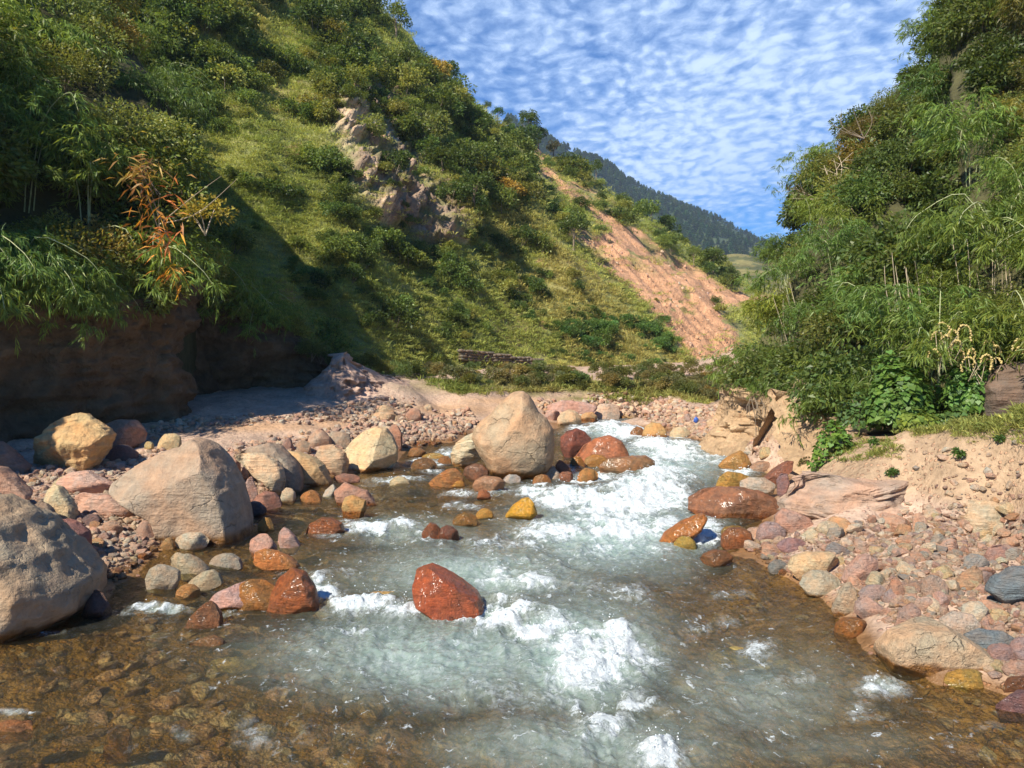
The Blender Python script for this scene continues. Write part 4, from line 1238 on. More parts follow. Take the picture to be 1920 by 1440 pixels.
        ("tan stone among the bank rubble above the tan rounded boulder", (0.48, 0.34, 0.23), (555, 826, 582, 850), 'block', {}),
        ("red-brown stone pile block right of the cream-yellow boulder", (0.44, 0.25, 0.17), (722, 796, 756, 838), 'dome', dict(facets=10)),
        ("pale tan boulder at the foot of the earth bank", (0.60, 0.43, 0.27), (704, 758, 740, 780), 'dome', {}),
        ("pink-brown boulder beside the pale one at the earth bank's foot", (0.45, 0.27, 0.19), (760, 765, 790, 787), 'block', {}),
        ("long tan stone lying along the track below the earth bank", (0.58, 0.42, 0.27), (690, 772, 746, 790), 'slab', {}),
        ("small pale stone on the dirt track below the green slope", (0.60, 0.47, 0.32), (793, 758, 812, 770), 'dome', {}),
        ("long rose boulder lying across the head of the rapids", (0.50, 0.32, 0.265), (1018, 752, 1118, 776), 'slab', dict(sub=5)),
        ("cream boulder below the long rose boulder", (0.60, 0.44, 0.28), (1045, 768, 1092, 794), 'dome', {}),
        ("wet orange-tan boulder right of the cream one at the rapids' head", (0.54, 0.34, 0.17), (1086, 772, 1122, 790), 'dome', dict(wet=.15)),
        ("pale pink boulder right of the long rose boulder", (0.60, 0.45, 0.34), (1112, 757, 1164, 783), 'block', {}),
        ("mauve stone in front of the pale pink boulder", (0.42, 0.29, 0.26), (1135, 769, 1155, 784), 'dome', {}),
        ("pink stone left of the cream boulder at the rapids' head", (0.55, 0.36, 0.29), (1020, 768, 1052, 788), 'block', {}),
        ("tan-orange boulder with a wet foot on the far right shore", (0.56, 0.35, 0.15), (1203, 792, 1252, 822), 'dome', dict(wet=.12)),
        ("wet brown boulder at the far right shore's tip", (0.36, 0.19, 0.08), (1183, 800, 1212, 818), 'dome', dict(wet_all=.6)),
        ("cream boulder between stones on the far right shore", (0.60, 0.48, 0.31), (1256, 800, 1296, 820), 'dome', {}),
        ("cream boulder at the foot of the eroded bank", (0.60, 0.45, 0.27), (1362, 816, 1400, 843), 'right', dict(facets=5)),
        ("rust wet stone below the cream boulder of the eroded bank", (0.38, 0.19, 0.09), (1330, 826, 1364, 846), 'wedge', dict(wet_all=.5)),
        ("grey pink boulder left of the rust wet stone", (0.50, 0.36, 0.28), (1322, 810, 1358, 834), 'block', {}),
        ("ochre wet rock jutting into the rapids from the right shore", (0.56, 0.33, 0.11), (1346, 846, 1408, 878), 'right', dict(wet_all=.4)),
        ("pale yellow cube stone under the eroded bank", (0.64, 0.50, 0.28), (1424, 838, 1450, 858), 'block', dict(facets=10)),
        ("drowned pinkish boulder under thin white water by the right shore", (0.45, 0.31, 0.22), (1405, 864, 1455, 884), 'dome', dict(wet_all=.3)),
        ("dark olive wet rock by the orange wedge", (0.38, 0.26, 0.06), (1352, 985, 1402, 1005), 'dome', dict(wet_all=.5)),
        ("rust wet rock between the olive rock and the gravel", (0.42, 0.19, 0.08), (1352, 990, 1412, 1026), 'block', dict(wet_all=.6)),
        ("yellow-green stone awash below the orange wedge", (0.55, 0.42, 0.10), (1262, 1005, 1308, 1028), 'dome', dict(wet_all=.4)),
        ("brown wet flat rock at the gravel tip", (0.34, 0.18, 0.08), (1312, 1032, 1376, 1058), 'slab', dict(wet_all=.6)),
        ("pink-grey slab touching the big wet brown slab's right end", (0.48, 0.30, 0.23), (1452, 955, 1532, 992), 'left', dict(sub=5)),
        ("large pale yellow slab stone on the right gravel", (0.66, 0.49, 0.29), (1474, 1034, 1578, 1079), 'slab', dict(sub=5, facets=6)),
        ("pink faceted stone next to the pale yellow slab", (0.56, 0.36, 0.28), (1578, 1037, 1648, 1092), 'right', dict(sub=5, facets=11)),
        ("grey-cream stone with dark streak at the gravel's wet edge", (0.50, 0.44, 0.32), (1502, 1071, 1574, 1114), 'egg', dict(sub=5, wet=.03)),
        ("tall tan stone at the wet edge below the pink faceted stone", (0.54, 0.42, 0.29), (1560, 1090, 1606, 1150), 'right', dict(wet=.06)),
        ("rust-orange wet stone in the corner by the big flat beige boulder", (0.46, 0.23, 0.07), (1566, 1158, 1628, 1194), 'block', dict(wet_all=.6)),
        ("white oval slab resting on the big flat beige boulder", (0.68, 0.55, 0.43), (1760, 1150, 1838, 1188), 'slab', dict(facets=6)),
        ("blue-grey flat slate beside the white oval slab", (0.23, 0.255, 0.26), (1799, 1180, 1903, 1220), 'slab', dict(mat=M_SLATE, sub=5)),
        ("round white boulder above the white oval slab", (0.70, 0.62, 0.47), (1804, 1128, 1855, 1174), 'egg', dict(facets=9)),
        ("dark blue-grey jutting boulder at the right edge of the gravel", (0.19, 0.215, 0.225), (1853, 1064, 1990, 1130), 'slab', dict(mat=M_SLATE, sub=5, layers=.08, bury=0)),
        ("mustard submerged-footed stone under the big flat beige boulder", (0.62, 0.45, 0.12), (1768, 1255, 1856, 1292), 'slab', dict(wet_all=.5)),
        ("mauve smooth stone right of the big flat beige boulder", (0.44, 0.295, 0.265), (1852, 1207, 1908, 1246), 'egg', {}),
        ("pink smooth stone at the right edge under the mauve stone", (0.56, 0.38, 0.29), (1882, 1240, 1960, 1272), 'egg', {}),
        ("dark rust stone in the shaded corner at the right edge", (0.30, 0.15, 0.08), (1880, 1268, 1960, 1300), 'dome', dict(wet_all=.6)),
        ("purple wet boulder cut by the right edge at the waterline", (0.26, 0.145, 0.145), (1872, 1296, 1980, 1340), 'dome', dict(wet_all=.3)),
        ("mauve stone at the right edge above the pink smooth stone", (0.46, 0.32, 0.29), (1898, 1195, 1960, 1240), 'egg', {}),
        ("cream and grey layered boulder on the right bank below the earth edge", (0.58, 0.47, 0.32), (1803, 938, 1893, 992), 'block', dict(sub=5, mat=M_SLATE)),
        ("tan stone sticking out of the earth bank over a dark hollow", (0.62, 0.47, 0.29), (1762, 879, 1808, 901), 'slab', dict(d=11.9)),
        ("brown-pink block stuck in the upper right earth bank", (0.50, 0.32, 0.205), (1700, 864, 1746, 886), 'block', dict(d=12.9)),
        ("pink block stone above the dark blue-grey boulder", (0.52, 0.32, 0.26), (1848, 1020, 1890, 1052), 'block', dict(facets=10)),
        ("orange-tan long stone pointing up right on the gravel", (0.52, 0.33, 0.20), (1785, 1062, 1848, 1102), 'right', dict(mat=M_SLATE)),
        ("pale yellow brick-like stone under the orange-tan long stone", (0.62, 0.51, 0.31), (1802, 1088, 1846, 1107), 'block', dict(facets=10)),
        ("grey-rose cone stone on the right gravel", (0.48, 0.36, 0.28), (1730, 1078, 1776, 1118), 'dome', {}),
        ("pale blue-grey flat stone on the right gravel", (0.42, 0.40, 0.36), (1804, 1040, 1852, 1068), 'slab', {}),
        ("orange-pink pointed stone on the right gravel", (0.58, 0.33, 0.22), (1662, 1082, 1696, 1120), 'wedge', dict(facets=10)),
        ("grey-mauve oval stone near the right waterline", (0.47, 0.36, 0.32), (1614, 1098, 1668, 1128), 'egg', {}),
        ("pale rose long stone leaning near the right waterline", (0.55, 0.38, 0.31), (1602, 1118, 1668, 1156), 'left', {}),
        ("rose tilted slab left of the big flat beige boulder's top", (0.50, 0.34, 0.27), (1674, 1130, 1726, 1176), 'right', {}),
        ("cream shell-like stone at the left end of the layered bedrock", (0.66, 0.54, 0.37), (1526, 976, 1582, 1002), 'dome', {}),
        ("mauve pair-shaped stone at the gravel's upper left corner", (0.43, 0.30, 0.27), (1418, 978, 1474, 1012), 'dome', {}),
        ("purple long stone below the mauve corner stone", (0.37, 0.225, 0.215), (1456, 1008, 1512, 1034), 'slab', {}),
        ("dark grey banded stone at the waterline below the purple long stone", (0.27, 0.26, 0.23), (1440, 1050, 1476, 1078), 'egg', dict(mat=M_SLATE)),
        ("grey long slate stone amid the right gravel", (0.32, 0.28, 0.255), (1548, 1016, 1600, 1042), 'left', dict(mat=M_SLATE)),
        ("drowned orange rock seen through the brown water at lower left", (0.50, 0.27, 0.10), (196, 1288, 244, 1345), 'block', dict(d=6.3, wet_all=.4, top_under=.0)),
        ("rust wet rock breaking the surface at the lower left edge", (0.50, 0.25, 0.10), (-20, 1352, 66, 1384), 'slab', dict(wet_all=.5)),
        ("yellow-ochre drowned stone under the left shallows", (0.66, 0.54, 0.22), (385, 1193, 480, 1218), 'slab', dict(d=7.75, top_under=.03, wet_all=.2)),
        ("brown flat stone barely breaking the surface below the brown wedge stone", (0.40, 0.24, 0.11), (352, 1192, 422, 1214), 'right', dict(wet_all=.6)),
        ("golden drowned slab seen through clear water left of the red rock", (0.60, 0.42, 0.14), (660, 1078, 760, 1128), 'slab', dict(d=9.5, top_under=-.02, wet_all=.3)),
        ("yellow drowned stone in the right shallows", (0.58, 0.46, 0.16), (1325, 1170, 1440, 1200), 'slab', dict(d=8.0, top_under=.03, wet_all=.2)),
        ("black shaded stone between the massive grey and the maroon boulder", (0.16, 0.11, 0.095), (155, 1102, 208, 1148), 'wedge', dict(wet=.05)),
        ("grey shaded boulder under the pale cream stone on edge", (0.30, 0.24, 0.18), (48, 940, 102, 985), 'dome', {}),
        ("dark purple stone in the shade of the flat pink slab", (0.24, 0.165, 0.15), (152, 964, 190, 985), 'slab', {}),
        ("small white egg stone on the pebble heap by the grey wedge boulder", (0.74, 0.66, 0.54), (292, 970, 314, 985), 'egg', {}),
        ("pink stone on the pebble heap left of the white egg stone", (0.54, 0.36, 0.25), (190, 976, 232, 1002), 'egg', {}),
        ("rose round stone on the pebble heap", (0.56, 0.38, 0.28), (256, 974, 288, 1010), 'dome', {}),
        ("white flat stone at the foot of the pebble heap", (0.68, 0.58, 0.46), (174, 1011, 210, 1024), 'slab', {}),
        ("ochre stone at the pebble heap's water edge", (0.50, 0.32, 0.14), (303, 1008, 328, 1030), 'dome', dict(wet_all=.2)),
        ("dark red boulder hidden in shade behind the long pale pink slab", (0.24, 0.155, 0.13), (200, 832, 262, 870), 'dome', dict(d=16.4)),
    ]
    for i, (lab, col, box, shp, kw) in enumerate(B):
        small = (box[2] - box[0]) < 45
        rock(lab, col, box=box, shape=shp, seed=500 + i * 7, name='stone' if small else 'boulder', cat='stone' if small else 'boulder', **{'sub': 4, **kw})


# ------------------------------------------------------------------ loose stones: the largest as things, the rest as gravel
def zone_sample(n, seed, regions):
    """random picture points inside polygons given as lists; returns px, py"""
    r = np.random.default_rng(seed)
    out = []
    area = np.array([w for _, w in regions], float)
    area /= area.sum()
    for (poly, _), a in zip(regions, area):
        k = int(n * a + 0.5)
        p = np.array(poly, float)
        lo, hi = p.min(0), p.max(0)
        got = []
        while len(got) < k:
            c = lo + (hi - lo) * r.random((k * 3, 2))
            got += list(c[in_poly(c[:, 0], c[:, 1], poly)])
        out += got[:k]
    return np.array(out)


Z_RIGHT = [(1430, 985), (1500, 1000), (1560, 1000), (1640, 980), (1720, 962), (1790, 960), (1940, 968), (1940, 1290), (1860, 1270), (1850, 1240), (1650, 1160), (1570, 1110), (1450, 1065), (1400, 1030)]
Z_RIGHT_UP = [(1690, 880), (1940, 850), (1940, 960), (1790, 950), (1720, 940)]
Z_LEFT = [(-20, 890), (120, 880), (220, 860), (300, 850), (360, 870), (240, 930), (260, 970), (325, 1000), (300, 1030), (220, 1090), (180, 1060), (100, 990), (-20, 930)]
Z_LEFT_B = [(400, 850), (520, 820), (640, 805), (760, 800), (745, 850), (640, 890), (560, 905), (470, 950), (440, 900)]
Z_FAR_L = [(640, 795), (720, 785), (880, 775), (900, 800), (850, 825), (760, 845), (740, 810)]
Z_FAR_R = [(1180, 770), (1360, 765), (1380, 800), (1440, 850), (1340, 835), (1290, 818), (1200, 785)]
Z_FAR_M = [(1010, 758), (1180, 752), (1300, 756), (1200, 778), (1080, 785), (1020, 780)]
Z_TALUS = [(560, 770), (700, 755), (780, 760), (760, 790), (600, 790)]
Z_CLIFFFOOT = [(20, 850), (180, 835), (330, 790), (600, 776), (640, 790), (330, 812), (200, 850)]

KINDS = [  # albedo  # word, colour, chance
    ('rose pink', (0.64, 0.43, 0.33), .24), ('salmon', (0.64, 0.41, 0.28), .16), ('cream', (0.72, 0.60, 0.43), .26), ('mauve', (0.50, 0.36, 0.32), .07), ('grey', (0.46, 0.41, 0.34), .10), ('rust orange', (0.56, 0.34, 0.19), .10), ('pale yellow', (0.68, 0.54, 0.32), .08)]


def make_loose():
    rg = np.random.default_rng(5)
    protos = []
    for k in range(12):
        flat = rg.uniform(0.28, 0.62)
        w = 0.5
        poly = [(w * (a - .5) * 2, w * (b - .45) * 2 * flat) for a, b in SHAPES[['slab', 'egg', 'block', 'dome', 'slab', 'right'][k % 6]]]
        me = rock_mesh("loose_stone", poly, 0.5 * rg.uniform(0.6, 0.95), 900 + k, 4, 15, 0.05, fcut=0.66, cut3d=True, mat=M_SLATE if k % 3 == 0 else M_ROCK)
        protos.append(me)
    zones = [("right gravel bank", Z_RIGHT, 165, (18, 70)), ("left bank", Z_LEFT, 60, (14, 40)), ("left bank by the striped boulder", Z_LEFT_B, 34, (12, 30)),
             ("far left shore beyond the cream boulder", Z_FAR_L, 24, (9, 20)), ("far right shore", Z_FAR_R, 26, (9, 22)), ("head of the rapids", Z_FAR_M, 12, (9, 18))]
    wts = np.array([k[2] for k in KINDS])
    wts = wts / wts.sum()
    big = np.array(ROCKS)
    for zi, (zn, poly, n, (s0, s1)) in enumerate(zones):
        pts = zone_sample(n * 3, 40 + zi, [(poly, 1)])
        done = 0
        for px, py in pts:
            if done >= n:
                break
            # keep clear of the middle of traced stones
            cx0, cx1 = big[:, 0] + 4, big[:, 2] - 4
            cy0, cy1 = big[:, 1] + 4, big[:, 3] + 2
            if ((px > cx0) & (px < cx1) & (py > cy0) & (py < cy1)).any():
                continue
            d, x, zg = hit(px, py)
            wpx = s0 + (s1 - s0) * rg.random() ** 1.45
            wm = wpx / F * d
            k = rg.choice(len(KINDS), p=wts)
            word, colr, _ = KINDS[k]
            o = link("loose_stone", protos[rg.integers(len(protos))], (x, d + wm * .3, zg + wm * 0.10))
            o.rotation_euler = (rg.normal() * .22, rg.normal() * .25, rg.uniform(0, 6.28))
            o.scale = (wm, wm * rg.uniform(.8, 1.1), wm * rg.uniform(.75, 1.2))
            kk = rg.uniform(.80, 1.12)
            o.color = (*[float(np.clip(c * kk * rg.uniform(.96, 1.04), 0.02, .9)) for c in colr], 1)
            tag(o, f"small {word} stone lying loose on the {zn}", "stone", f"{word} stones on the {zn}")
            done += 1


def make_bank_stones():
    """stones half buried in the earth bank at the right"""
    rg = np.random.default_rng(8)
    protos = [ob.data for ob in bpy.data.objects if ob.name.startswith('loose_stone')][:12]
    g = TERRACE
    px, py = PXY(g[..., 0], g[..., 1], g[..., 2])
    ok = np.argwhere((px > 1600) & (px < 1930) & (py > 818) & (py < 940))
    for k in range(46):
        i, j = ok[rg.integers(len(ok))]
        p = g[i, j]
        w = (9 + 30 * rg.random() ** 2) / F * p[1]
        word, colr, _ = KINDS[rg.integers(len(KINDS))]
        o = link("loose_stone", protos[rg.integers(len(protos))], p + np.array([0, -.02, 0]))
        o.rotation_euler = (rg.normal() * .3, rg.normal() * .3, rg.uniform(0, 6.28))
        o.scale = (w, w * .9, w * rg.uniform(.8, 1.1))
        o.color = (*[c * .92 for c in colr], 1)
        tag(o, f"{word} stone stuck in the brown earth bank below the right terrace", "stone", f"{word} stones stuck in the right earth bank")


def gn_scatter(name, pts, rot, scl, idx, protos, extra=None, kind='stuff', col_name=None):
    """one object that scatters prototypes over points (stuff only)"""
    me = bpy.data.meshes.new(name)
    me.vertices.add(len(pts))
    me.vertices.foreach_set('co', np.asarray(pts, np.float32).ravel())
    a = me.attributes.new('rot', 'FLOAT_VECTOR', 'POINT')
    a.data.foreach_set('vector', np.asarray(rot, np.float32).ravel())
    a = me.attributes.new('scl', 'FLOAT_VECTOR', 'POINT')
    s = np.asarray(scl, np.float32)
    if s.ndim == 1:
        s = np.repeat(s[:, None], 3, 1)
    a.data.foreach_set('vector', s.ravel())
    me.attributes.new('pick', 'INT', 'POINT').data.foreach_set('value', np.asarray(idx, np.int32))
    for k, v in (extra or {}).items():
        v = np.asarray(v, np.float32)
        if v.ndim == 2:
            me.attributes.new(k, 'FLOAT_COLOR', 'POINT').data.foreach_set('color', np.concatenate([v, np.ones((len(v), 1), np.float32)], 1).ravel())
        else:
            me.attributes.new(k, 'FLOAT', 'POINT').data.foreach_set('value', v)
    c = bpy.data.collections.new(name + "_kinds")
    for i, pm in enumerate(protos):
        po = bpy.data.objects.new(f"{name}_kind_{chr(97 + i)}", pm)
        c.objects.link(po)
    ob = link(name, me)
    ng = bpy.data.node_groups.new(name + "_scatter", 'GeometryNodeTree')
    ng.interface.new_socket('Geometry', in_out='INPUT', socket_type='NodeSocketGeometry')
    ng.interface.new_socket('Geometry', in_out='OUTPUT', socket_type='NodeSocketGeometry')
    gi = ng.nodes.new('NodeGroupInput')
    go = ng.nodes.new('NodeGroupOutput')
    ip = ng.nodes.new('GeometryNodeInstanceOnPoints')
    ci = ng.nodes.new('GeometryNodeCollectionInfo')
    ci.inputs['Collection'].default_value = c
    ci.inputs['Separate Children'].default_value = True
    ci.inputs['Reset Children'].default_value = True
    ip.inputs['Pick Instance'].default_value = True

    def na(nm, dt):
        q = ng.nodes.new('GeometryNodeInputNamedAttribute')
        q.data_type = dt
        q.inputs['Name'].default_value = nm
        return q.outputs['Attribute']
    L = ng.links.new
    L(gi.outputs[0], ip.inputs['Points'])
    L(ci.outputs[0], ip.inputs['Instance'])
    L(na('pick', 'INT'), ip.inputs['Instance Index'])
    e2r = ng.nodes.new('FunctionNodeEulerToRotation')
    L(na('rot', 'FLOAT_VECTOR'), e2r.inputs[0])
    L(e2r.outputs[0], ip.inputs['Rotation'])
    L(na('scl', 'FLOAT_VECTOR'), ip.inputs['Scale'])
    L(ip.outputs[0], go.inputs[0])
    md = ob.modifiers.new('scatter', 'NODES')
    md.node_group = ng
    tag(ob, kind=kind)
    return ob


def make_gravel():
    rg = np.random.default_rng(15)
    protos = []
    for k in range(10):
        flat = rg.uniform(0.3, 0.75)
        poly = [((a - .5), (b - .45) * flat) for a, b in SHAPES[['slab', 'egg', 'block', 'dome', 'slab'][k % 5]]]
        protos.append(rock_mesh("pebble", poly, 0.5 * rg.uniform(0.6, 0.9), 700 + k, 3, 13, 0.05, M_PEBBLE, fcut=0.66, cut3d=True))
    regions = [(Z_RIGHT, 5.0), (Z_RIGHT_UP, 0.15), (Z_LEFT, 3.2), (Z_LEFT_B, 2.2), (Z_FAR_L, 1.6), (Z_FAR_R, 2.2), (Z_FAR_M, 1.2), (Z_TALUS, .7), (Z_CLIFFFOOT, .8)]
    regions += [([(1940, 960), (2450, 980), (2450, 1420), (1940, 1300)], 2.2), ([(-400, 900), (-20, 880), (-20, 930), (-400, 1000)], .8)]
    pts = zone_sample(18500, 60, regions)
    d0 = dep(pts[:, 1], 0.0)
    # first guess on the plane, then walk to the real surface
    lo = np.full(len(pts), 4.0)
    steps = np.geomspace(4.3, 60, 260)
    found = np.zeros(len(pts), bool)
    dd = np.full(len(pts), 60.0)
    for s in steps:
        x = (pts[:, 0] - CX) / F * s
        zz = HC - (pts[:, 1] - YH) / F * s
        g = bank(x, np.full(len(x), s)) + SL * s
        h = (~found) & (zz <= g)
        dd[h] = s
        found |= h
    dd = dd * (1 + rg.normal(0, .008, len(dd)))
    x = (pts[:, 0] - CX) / F * dd
    g = ground_z(x, dd)
    wpx = 4.5 + 22 * rg.random(len(dd)) ** 4.0
    far = np.clip(dd / 14, 0.6, 2.2)
    w = wpx / F * dd / far ** 0.35
    rot = np.stack([rg.normal(0, .35, len(dd)), rg.normal(0, .35, len(dd)), rg.uniform(0, 6.28, len(dd))], -1)
    scl = np.stack([w, w * rg.uniform(.7, 1.1, len(dd)), w * rg.uniform(.6, 1.1, len(dd))], -1)
    o = g - SL * dd
    wet = sstep(0.09, 0.02, o)
    gn_scatter("gravel", np.stack([x, dd, g + w * 0.08], -1), rot, scl, rg.integers(0, 10, len(dd)), protos, {'wetness': wet})
    # stones on the river bed, seen through the water
    n = 3400
    yy = np.exp(rg.uniform(math.log(5.0), math.log(24), n))
    xx = rg.uniform(-0.75, 0.75, n) * yy
    o = bank(xx, yy)
    ok = (o < 0.05) & (o > -0.9)
    xx, yy, o = xx[ok], yy[ok], o[ok]
    n = len(xx)
    w = 0.13 + 0.62 * rg.random(n) ** 2.0
    w = np.minimum(w, 0.12 + np.maximum(-o, 0) * 0.75)
    zz = o + SL * yy - w * 0.05
    rot = np.stack([rg.normal(0, .2, n), rg.normal(0, .2, n), rg.uniform(0, 6.28, n)], -1)
    gn_scatter("river_bed_stones", np.stack([xx, yy, zz], -1), rot, np.stack([w, w * .85, w * .6], -1), rg.integers(0, 10, n), protos, {'wetness': np.full(n, 0.22)})
# ------------------------------------------------------------------ foliage
def leaf_mat(name, trans=0.40, gloss=0.35, rough=0.45, var=0.55, hue=((1.14, 1.06, 0.66), (0.82, 1.0, 0.85)), inst=False):
    m, t = new_mat(name)
    oi = t.n('ShaderNodeObjectInfo')
    rnd = t.n('ShaderNodeNewGeometry').outputs['Random Per Island']
    base = t.attr('tint', 'Color', 'INSTANCER') if inst else oi.outputs['Color']
    col = t.mix(rnd, t.mix(1.0, base, hue[1], 'MULTIPLY'), t.mix(1.0, base, hue[0], 'MULTIPLY'))
    r2 = t.math('FRACT', t.math('MULTIPLY', rnd, 17.31))
    col = t.mix(1.0, col, t.maprange(r2, 0, 1, 1 - var * .6, 1 + var), 'MULTIPLY')
    b = t.n('ShaderNodeBsdfPrincipled')
    t.put(b.inputs['Base Color'], col)
    b.inputs['Roughness'].default_value = rough
    b.inputs['Specular IOR Level'].default_value = gloss
    tr = t.n('ShaderNodeBsdfTranslucent')
    t.put(tr.inputs['Color'], t.mix(1.0, col, (1.25, 1.2, 0.6), 'MULTIPLY'))
    mx = t.n('ShaderNodeMixShader')
    mx.inputs[0].default_value = trans
    t.link(b.outputs[0], mx.inputs[1])
    t.link(tr.outputs[0], mx.inputs[2])
    finish(t, mx.outputs[0])
    return m


M_LEAF = leaf_mat("leaf")
M_SCRUB = leaf_mat("scrub_leaf", inst=True)
M_GRASS = leaf_mat("grass_blade", 0.35, 0.12, 0.7, 0.5, ((1.15, 1.1, 0.8), (0.82, 1.02, 0.75)), inst=True)
M_DRY = leaf_mat("withered_leaf", 0.35, 0.3, 0.5, 0.6, ((1.2, 1.5, 0.9), (0.9, 0.55, 0.5)))


def bark_mat(name, c):
    m, t = new_mat(name)
    oc = t.n('ShaderNodeTexCoord').outputs['Object']
    n = t.noise(t.mapping(oc, (6, 6, 2)), 4, 5, 0.6)
    col = t.mix(1.0, (*c, 1), t.maprange(n, .3, .7, .6, 1.4), 'MULTIPLY')
    finish(t, principled(t, col, 0.8, t.bump(n, 0.5, 0.01), 0.2))
    return m


M_BARK = bark_mat("grey_bark", (0.22, 0.17, 0.12))
M_PALEBARK = bark_mat("pale_twig", (0.50, 0.40, 0.27))
M_CULM = bark_mat("bamboo_culm", (0.40, 0.42, 0.22))


def nrmz(a):
    return a / np.maximum(np.linalg.norm(a, axis=-1, keepdims=True), 1e-9)


def leaf_quads(pos, axis, L, W, rg, droop=0.15, flat=0.6):
    n = len(pos)
    axis = nrmz(axis)
    L = np.broadcast_to(L, n)[:, None]
    W = np.broadcast_to(W, n)[:, None]
    up = nrmz(np.array([0, 0, 1.0]) * flat + rg.normal(size=(n, 3)) * (1 - flat) * 1.2)
    side = nrmz(np.cross(axis, up) + 1e-4)
    nor = nrmz(np.cross(side, axis))
    v0 = pos
    mid = pos + axis * L * 0.45
    v1 = mid + side * W * .5 + nor * W * .12
    v3 = mid - side * W * .5 + nor * W * .12
    v2 = pos + axis * L - np.array([0, 0, 1.0]) * L * droop
    v = np.stack([v0, v1, v2, v3], 1).reshape(-1, 3)
    f = np.arange(n * 4).reshape(n, 4)
    return v, f


def heart_quads(pos, nor, size, rg):
    """broad heart-shaped leaves, 6-sided"""
    n = len(pos)
    nor = nrmz(nor)
    down = nrmz(np.array([0, 0, -1.0]) + rg.normal(size=(n, 3)) * .45)
    down = nrmz(down - nor * (down * nor).sum(-1, keepdims=True))
    side = np.cross(nor, down)
    s = np.broadcast_to(size, n)[:, None]
    pts = [(0, -.05), (.38, -.28), (.52, .05), (0, .78), (-.52, .05), (-.38, -.28)]
    v = np.stack([pos + side * a * s + down * b * s + nor * (-.10 * abs(a) * s) for a, b in pts], 1).reshape(-1, 3)
    return v, np.arange(n * 6).reshape(n, 6)


def tube(path, r0, r1, sides=5):
    path = np.asarray(path, float)
    n = len(path)
    t = nrmz(np.gradient(path, axis=0))
    a = nrmz(np.cross(t, np.array([0.31, 0.2, 0.93])) + 1e-6)
    b = np.cross(t, a)
    r = np.linspace(r0, r1, n)[:, None]
    ang = np.linspace(0, 2 * np.pi, sides, endpoint=False)
    v = np.concatenate([(path[:, None] + (a[:, None] * np.cos(ang)[None, :, None] + b[:, None] * np.sin(ang)[None, :, None]) * r[:, None])], 0).reshape(-1, 3)
    i = np.arange(n * sides).reshape(n, sides)
    j = np.roll(i, -1, 1)
    f = np.stack([i[:-1], j[:-1], j[1:], i[1:]], -1).reshape(-1, 4)
    return v, f


def join(parts):
    vs, fs, o = [], {}, 0
    for v, f in parts:
        vs.append(v)
        fs.setdefault(f.shape[1], []).append(f + o)
        o += len(v)
    return np.concatenate(vs), [np.concatenate(a) for a in fs.values()]


def bush_parts(seed, Rr=1.0, H=1.5, n=2400, L=0.10, W=0.055, clumps=26, droop=.2, stems=3):
    """rounded shrub: leaves in uneven clumps over a dome, stems up to the clumps"""
    rg = np.random.default_rng(seed)
    d = nrmz(rg.normal(size=(clumps, 3)))
    d[:, 2] = np.abs(d[:, 2]) * .9 - .05
    c = d * np.array([Rr, Rr, H * .62]) * rg.uniform(.45, 1.0, (clumps, 1)) + np.array([0, 0, H * .36])
    cr = rg.uniform(.20, .42, clumps) * Rr
    k = rg.choice(clumps, n, p=cr ** 2 / (cr ** 2).sum())
    q = nrmz(rg.normal(size=(n, 3))) * rg.uniform(.35, 1, (n, 1)) ** .6
    pos = c[k] + q * cr[k][:, None] * np.array([1, 1, .8])
    ax = nrmz(q * .8 + nrmz(c[k] - np.array([0, 0, H * .2])) * .5 + rg.normal(size=(n, 3)) * .45 + np.array([0, 0, -.1]))
    fol = leaf_quads(pos, ax, L * rg.uniform(.6, 1.3, n), W * rg.uniform(.7, 1.3, n), rg, droop, .45)
    st = []
    for j in rg.choice(clumps, stems, replace=False):
        e = c[j]
        mid = e * .5 + rg.normal(size=3) * .08 * Rr
        st.append(tube(interp_curve([(0, 0, -.25), mid, e], np.linspace(0, 1, 7)), .030 * Rr, .008 * Rr))
    return fol, st


def bamboo_parts(seed, H=3.2, spread=1.3, culms=16, branch=15, per=11, L=.20, W=.024, droop=.55, kept=5, bare=.25, hang=0.0):
    """clump of arching culms with sprays of narrow drooping leaves"""
    rg = np.random.default_rng(seed)
    ps, ax, st = [], [], []
    for c in range(culms):
        a = rg.uniform(0, 2 * np.pi)
        sp = spread * rg.uniform(.25, 1.0)
        h = H * rg.uniform(.65, 1.05)
        b = np.array([math.cos(a), math.sin(a), 0])
        root = b * rg.uniform(0, .35)
        tip = root + b * sp + np.array([0, 0, h * (0.86 - hang)])
        mid = root + b * sp * .28 + np.array([0, 0, h * .66])
        path = interp_curve([root + np.array([0, 0, -.2]), mid, tip + np.array([0, 0, .05 * h]), tip + b * sp * .3 - np.array([0, 0, h * .12])], np.linspace(0, 1, 12))
        if c < kept:
            st.append(tube(path, .017, .005))
        for k in range(branch):
            t = bare + (1 - bare) * rg.random() ** .8
            p = interp_curve(path, np.array([t]))[0]
            out = nrmz(np.array([rg.normal(), rg.normal(), rg.normal() * .25 - .1]) + b * .5)
            ln = rg.uniform(.25, .60)
            for j in range(per):
                s = rg.random()
                pp = p + out * ln * s + np.array([0, 0, -.25 * ln * s * s])
                ps.append(pp)
                ax.append(out * .8 + rg.normal(size=3) * .45 + np.array([0, 0, -droop]))
    ps, ax = np.array(ps), np.array(ax)
    n = len(ps)
    fol = leaf_quads(ps, ax, L * rg.uniform(.6, 1.25, n), W * rg.uniform(.8, 1.3, n), rg, .15, .5)
    return fol, st


